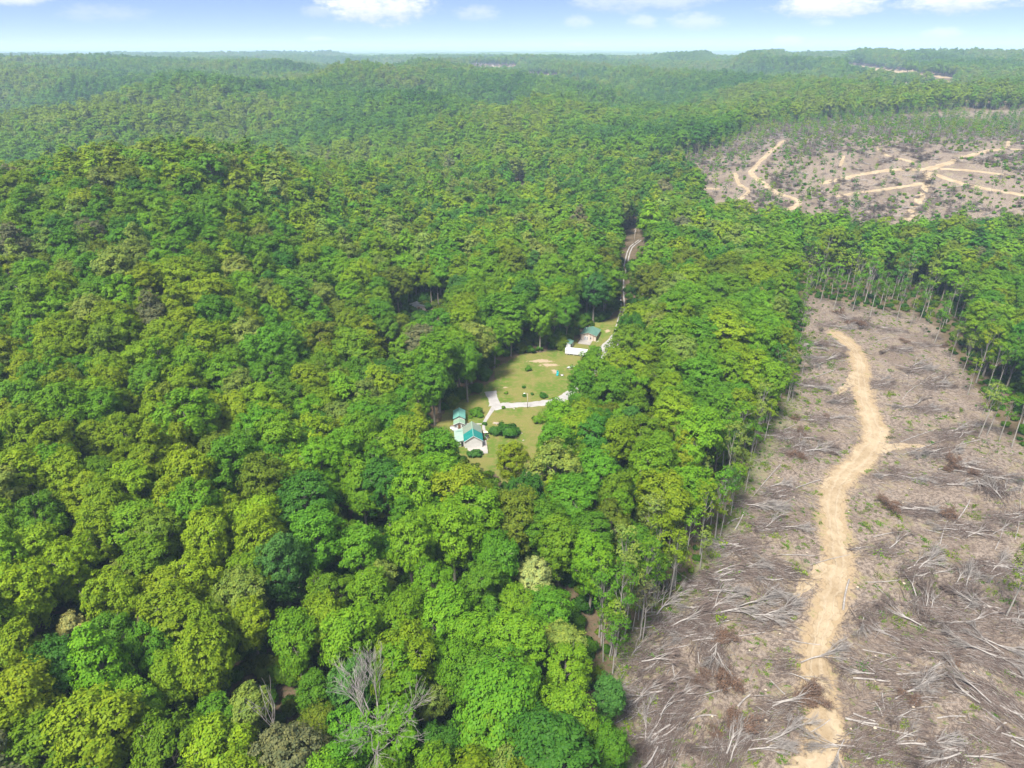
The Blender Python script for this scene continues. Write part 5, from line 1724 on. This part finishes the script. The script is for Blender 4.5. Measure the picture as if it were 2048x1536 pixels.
# long white trailer
h = thing('box_trailer', (28.9, 283.6, 0), math.radians(-16), 'long white box trailer below the brown cabin', 'trailer')
MB().box(-5.0, 5.0, 0, 2.5, .62, 2.72).build('body', WHITEMETAL, h)
for k in range(10):
    MB().box(-4.98 + k, -4.02 + k, -.03, -.003, .66, 2.66).build('side_panel', WHITEMETAL, h)
for k in range(5):
    MB().box(-5.03 + k * 2.01, -3.05 + k * 2.01, -.06, 2.56, 2.725, 2.76).build('roof_panel', WHITEMETAL, h)
MB().box(-4.6, -3.9, -.06, -.032, 2.15, 2.4).build('vent', STEEL, h)
MB().box(1.6, 2.3, -.06, -.032, .9, 1.1).build('vent', STEEL, h)
for s in (-3.0, 2.2, 3.1):
    wv_ = MB().tube([(s, .0, .38), (s, .28, .38)], [.38, .38], 14).build('wheel', BLACK, h)
    MB().tube([(s, -.02, .38), (s, .02, .38)], [.2, .2], 10).build('rim', STEEL, wv_)
MB().box(-4.9, 4.9, .3, 2.2, .45, .61).build('chassis', BLACK, h)
for s in (-4.4, -1.2):
    MB().box(s, s + .5, .1, .6, 0, .44).build('block', CONCRETE, h)
# small boat on the grass
x, y = flatp(1142, 737)
t = thing('boat', (x, y, .0), math.radians(12), 'small white boat with dark cockpit on the upper lawn', 'boat')
vs = []; fs = []
secs = [(-1.9, .04, .75), (-1.2, .5, .7), (-.3, .72, .68), (.8, .75, .68), (1.6, .68, .7)]
for (xx, hw_, zt) in secs:
    vs += [(xx, -hw_, zt), (xx, -hw_ * .6, .22), (xx, 0, .12), (xx, hw_ * .6, .22), (xx, hw_, zt)]
for i in range(4):
    for k in range(4):
        fs.append((i * 5 + k, i * 5 + k + 1, i * 5 + 6 + k, i * 5 + 5 + k))
fs.append((20, 21, 22, 23, 24))
MB().add(vs, fs).build('hull', WHITEMETAL, t, True)
MB().add([(-1.9, 0, .77), (-1.2, -.5, .72), (-.3, -.72, .7), (-.3, .72, .7), (-1.2, .5, .72)], [(0, 1, 2, 3, 4)]).build('foredeck', WHITEMETAL, t)
MB().box(-.28, 1.2, -.6, .6, .3, .6).build('cockpit', BLACK, t)
MB().box(1.2, 1.6, -.66, .66, .55, .74).build('stern_deck', WHITEMETAL, t)
MB().prism([(-.35, .7), (-.15, .7), (.1, 1.15), (.0, 1.15)], -.62, .62).build('windscreen', BLACK, t)
MB().box(.35, .65, -.55, .55, .6, 1.0).build('seat', WHITEMETAL, t)
# lawn chairs
for (u, v, rz, lab) in ((1115.5, 747, .4, 'teal plastic lawn chair, the farther of two'), (1114.5, 752, -.3, 'teal plastic lawn chair, the nearer of two')):
    x, y = flatp(u, v)
    t = thing('lawn_chair', (x, y, .05), rz, lab, 'chair', 'teal lawn chairs')
    MB().box(-.38, .38, -.4, .35, .36, .42).build('seat', TEALPLASTIC, t)
    MB().prism([(-.36, .42), (.36, .42), (.46, .9), (.25, 1.2), (-.25, 1.2), (-.46, .9)], .34, .42).build('backrest', TEALPLASTIC, t)
    for sx_ in (-.36, .36):
        MB().box(sx_ - .06, sx_ + .06, -.42, .3, .58, .64).build('armrest', TEALPLASTIC, t)
        MB().box(sx_ - .04, sx_ + .04, -.4, -.32, 0, .58).build('leg', TEALPLASTIC, t)
        MB().box(sx_ - .04, sx_ + .04, .24, .32, 0, .58).build('leg', TEALPLASTIC, t)
x, y = flatp(1124, 751)
t = thing('fire_pit', (x, y, .05), 0, 'small dark fire ring with pale ash beside the teal chairs', 'fire pit')
for k in range(12):
    a = k * math.pi / 6
    MB().box(-.16, .16, -.11, .11, 0, .28).build('ring_stone', BLACK if k % 2 else ROCK, t).matrix_local = Matrix.Translation((.72 * math.cos(a), .72 * math.sin(a), 0)) @ Matrix.Rotation(a + math.pi / 2, 4, 'Z')
MB().tube([(0, 0, 0), (0, 0, .08)], [.6, .5], 12).build('ash', LAMPGLASS, t)
# rocks
random.seed(3)
for n, (u, v, s, lab) in enumerate([(990, 847, .7, 'pale rock on the lawn above the bushes, left of two'), (995, 848, .6, 'pale rock on the lawn above the bushes, right of two'),
                                    (1062, 704, .9, 'flat pale rock slab at the top of the lawn'), (1043, 867, .5, 'small grey rock right of the big dark bush'),
                                    (1047, 881, .45, 'small pale rock on the lower right lawn'), (1046, 911, .5, 'reddish rock at the foot of the lawn'), (1028, 818, .5, 'pale rock just below the drive')]):
    x, y = flatp(u, v)
    mb = MB()
    ring = []
    vs = [(0, 0, s * .55)]
    for lv, rr_, zz in ((0, .7, .42), (1, 1.0, .12), (2, .9, -.15)):
        for k in range(7):
            a = k * .898 + lv * .4
            q = rr_ * s * random.uniform(.75, 1.2)
            vs.append((q * math.cos(a), q * math.sin(a) * .75, zz * s * random.uniform(.85, 1.2)))
    fs = [(0, 1 + k, 1 + (k + 1) % 7) for k in range(7)]
    for lv in range(2):
        for k in range(7):
            fs.append((1 + lv * 7 + k, 8 + lv * 7 + k, 8 + lv * 7 + (k + 1) % 7, 1 + lv * 7 + (k + 1) % 7))
    mb.add(vs, fs)
    o = mb.build('rock', ROCK)
    o.location = (x, y, .05); o.rotation_euler = (0, 0, n)
    tag(o, lab, 'rock', 'rocks on the lawn')
# lamp post
x, y = flatp(1055, 816)
t = thing('lamp_post', (x, y, 0), 0, 'tall grey lamp post with one arm beside the drive', 'lamp post')
MB().tube([(0, 0, -.3), (0, 0, 6.4)], [.13, .09], 8).build('pole', POLEWOOD, t, True)
MB().tube([(0, 0, 6.1), (-.5, -.1, 6.45), (-1.0, -.2, 6.5)], [.05, .05, .045], 6).build('arm', STEEL, t, True)
MB().tube([(-.95, -.19, 6.5), (-1.2, -.23, 6.48), (-1.6, -.3, 6.44)], [.1, .2, .14], 8).build('lamp_head', LAMPGLASS, t, True)
# utility poles
for (u, v, hgt, lab) in ((1268, 490, 11.5, 'wooden utility pole with crossarm beside the lane'), (1298, 478, 11.0, 'utility pole top rising from trees right of the lane'),
                         (1040, 367, 9.0, 'distant utility pole among trees left of the lane')):
    x, y, z0 = ground(u, v)
    t = thing('utility_pole', (x, y, z0), .5, lab, 'utility pole', 'utility poles')
    MB().tube([(0, 0, -.5), (0, 0, hgt)], [.19, .13], 8).build('shaft', POLEWOOD, t, True)
    MB().box(-1.2, 1.2, -.06, .06, hgt - .8, hgt - .65).build('crossarm', POLEWOOD, t)
    MB().tube([(.35, -.25, hgt - 2.4), (.35, -.25, hgt - 1.5)], [.24, .24], 10).build('transformer', STEEL, t)
    for q in (-1.1, 0, 1.1):
        MB().tube([(q, 0, hgt - .65), (q, 0, hgt - .42)], [.06, .04], 6).build('insulator', LAMPGLASS, t)
# glimpses among the trees
x, y, z0 = ground(838, 622)
t = thing('tool_shed', (x, y, z0), .3, 'grey low-roofed outbuilding glimpsed among trees above the lawn', 'shed')
gable_walls(t, -3.5, 3.5, 0, 6, 2.2, 3.0, TANWALL)
roof_panels(t, STEEL, (-3.8, 2.12), (0, 3.05), -.3, 6.3, 5); roof_panels(t, STEEL, (3.8, 2.12), (0, 3.05), -.3, 6.3, 5)
MB().box(-.6, .6, -.05, -.003, .1, 2.0).build('door', DOORBROWN, t)
gx0, gy0, gz0 = ground(868, 616)
strip('dirt_patch', [(gx0, gy0 - 5), (gx0 + .5, gy0), (gx0, gy0 + 6)], [2, 3.2, 2], DIRT, .3, .3, 7, .8, 'bare tan earth patch among trees above the lawn', 'earth', across=7)
x, y, z0 = ground(1400, 648)
t = thing('camper', (x, y, z0), .15, 'pale camper glimpsed through trees right of the lane', 'camper')
MB().box(-4, 4, 0, 2.4, .6, 2.9).build('body', WHITEMETAL, t)
MB().box(-4.1, 4.1, -.1, 2.5, 2.91, 2.98).build('roof', LAMPGLASS, t)
for q in (-2.6, .4):
    MB().box(q, q + 1, -.04, -.003, 1.6, 2.3).build('window', GLASS, t)
for q in (-1.6, 1.8):
    MB().tube([(q, -.02, .36), (q, .25, .36)], [.36, .36], 12).build('wheel', BLACK, t)
# far farmhouses on the ridge
for (u, v, s, rz, lab) in ((962, 131, .8, .2, 'far white farmhouse at the left of the distant ridge clearing'), (985, 132, .65, -.3, 'far pale barn in the middle of the ridge clearing'),
                           (1022, 133, .85, .4, 'far brick farmhouse at the right end of the ridge clearing')):
    x, y, z0 = ground(u, v)
    t = thing('farmhouse', (x, y, z0), rz, lab, 'farmhouse', 'far houses on the ridge')
    t.scale = (s, s, s)
    gable_walls(t, -7, 7, 0, 9, 3.5, 6.0, WHITEPAINT)
    roof_panels(t, STEEL, (-7.5, 3.3), (0, 6.1), -.4, 9.4, 3); roof_panels(t, STEEL, (7.5, 3.3), (0, 6.1), -.4, 9.4, 3)
    MB().box(-.6, .6, -.06, -.003, 0, 2.2).build('door', DOORBROWN, t)
    for q in (-4.5, 3.3):
        opening(t, 'window', q, q + 1.2, 0, 1.0, 2.3, WHITEMETAL, GLASS, 1)

# ------------------------------------------------------------------ the air between here and the horizon
hm, t = material('haze_air')
vol = t.n('ShaderNodeVolumePrincipled')
vol.inputs['Color'].default_value = (0.56, 0.76, 1.0, 1)
vol.inputs['Density'].default_value = 0.00011
vol.inputs['Anisotropy'].default_value = 0.0
t.put(t.n('ShaderNodeOutputMaterial').inputs[1], vol.outputs[0])
ho = MB().box(-42000, 42000, -2500, 43000, -30, 175).build('haze', hm)
tag(ho, 'thin pale haze veiling the far hills', 'haze', kind='stuff')
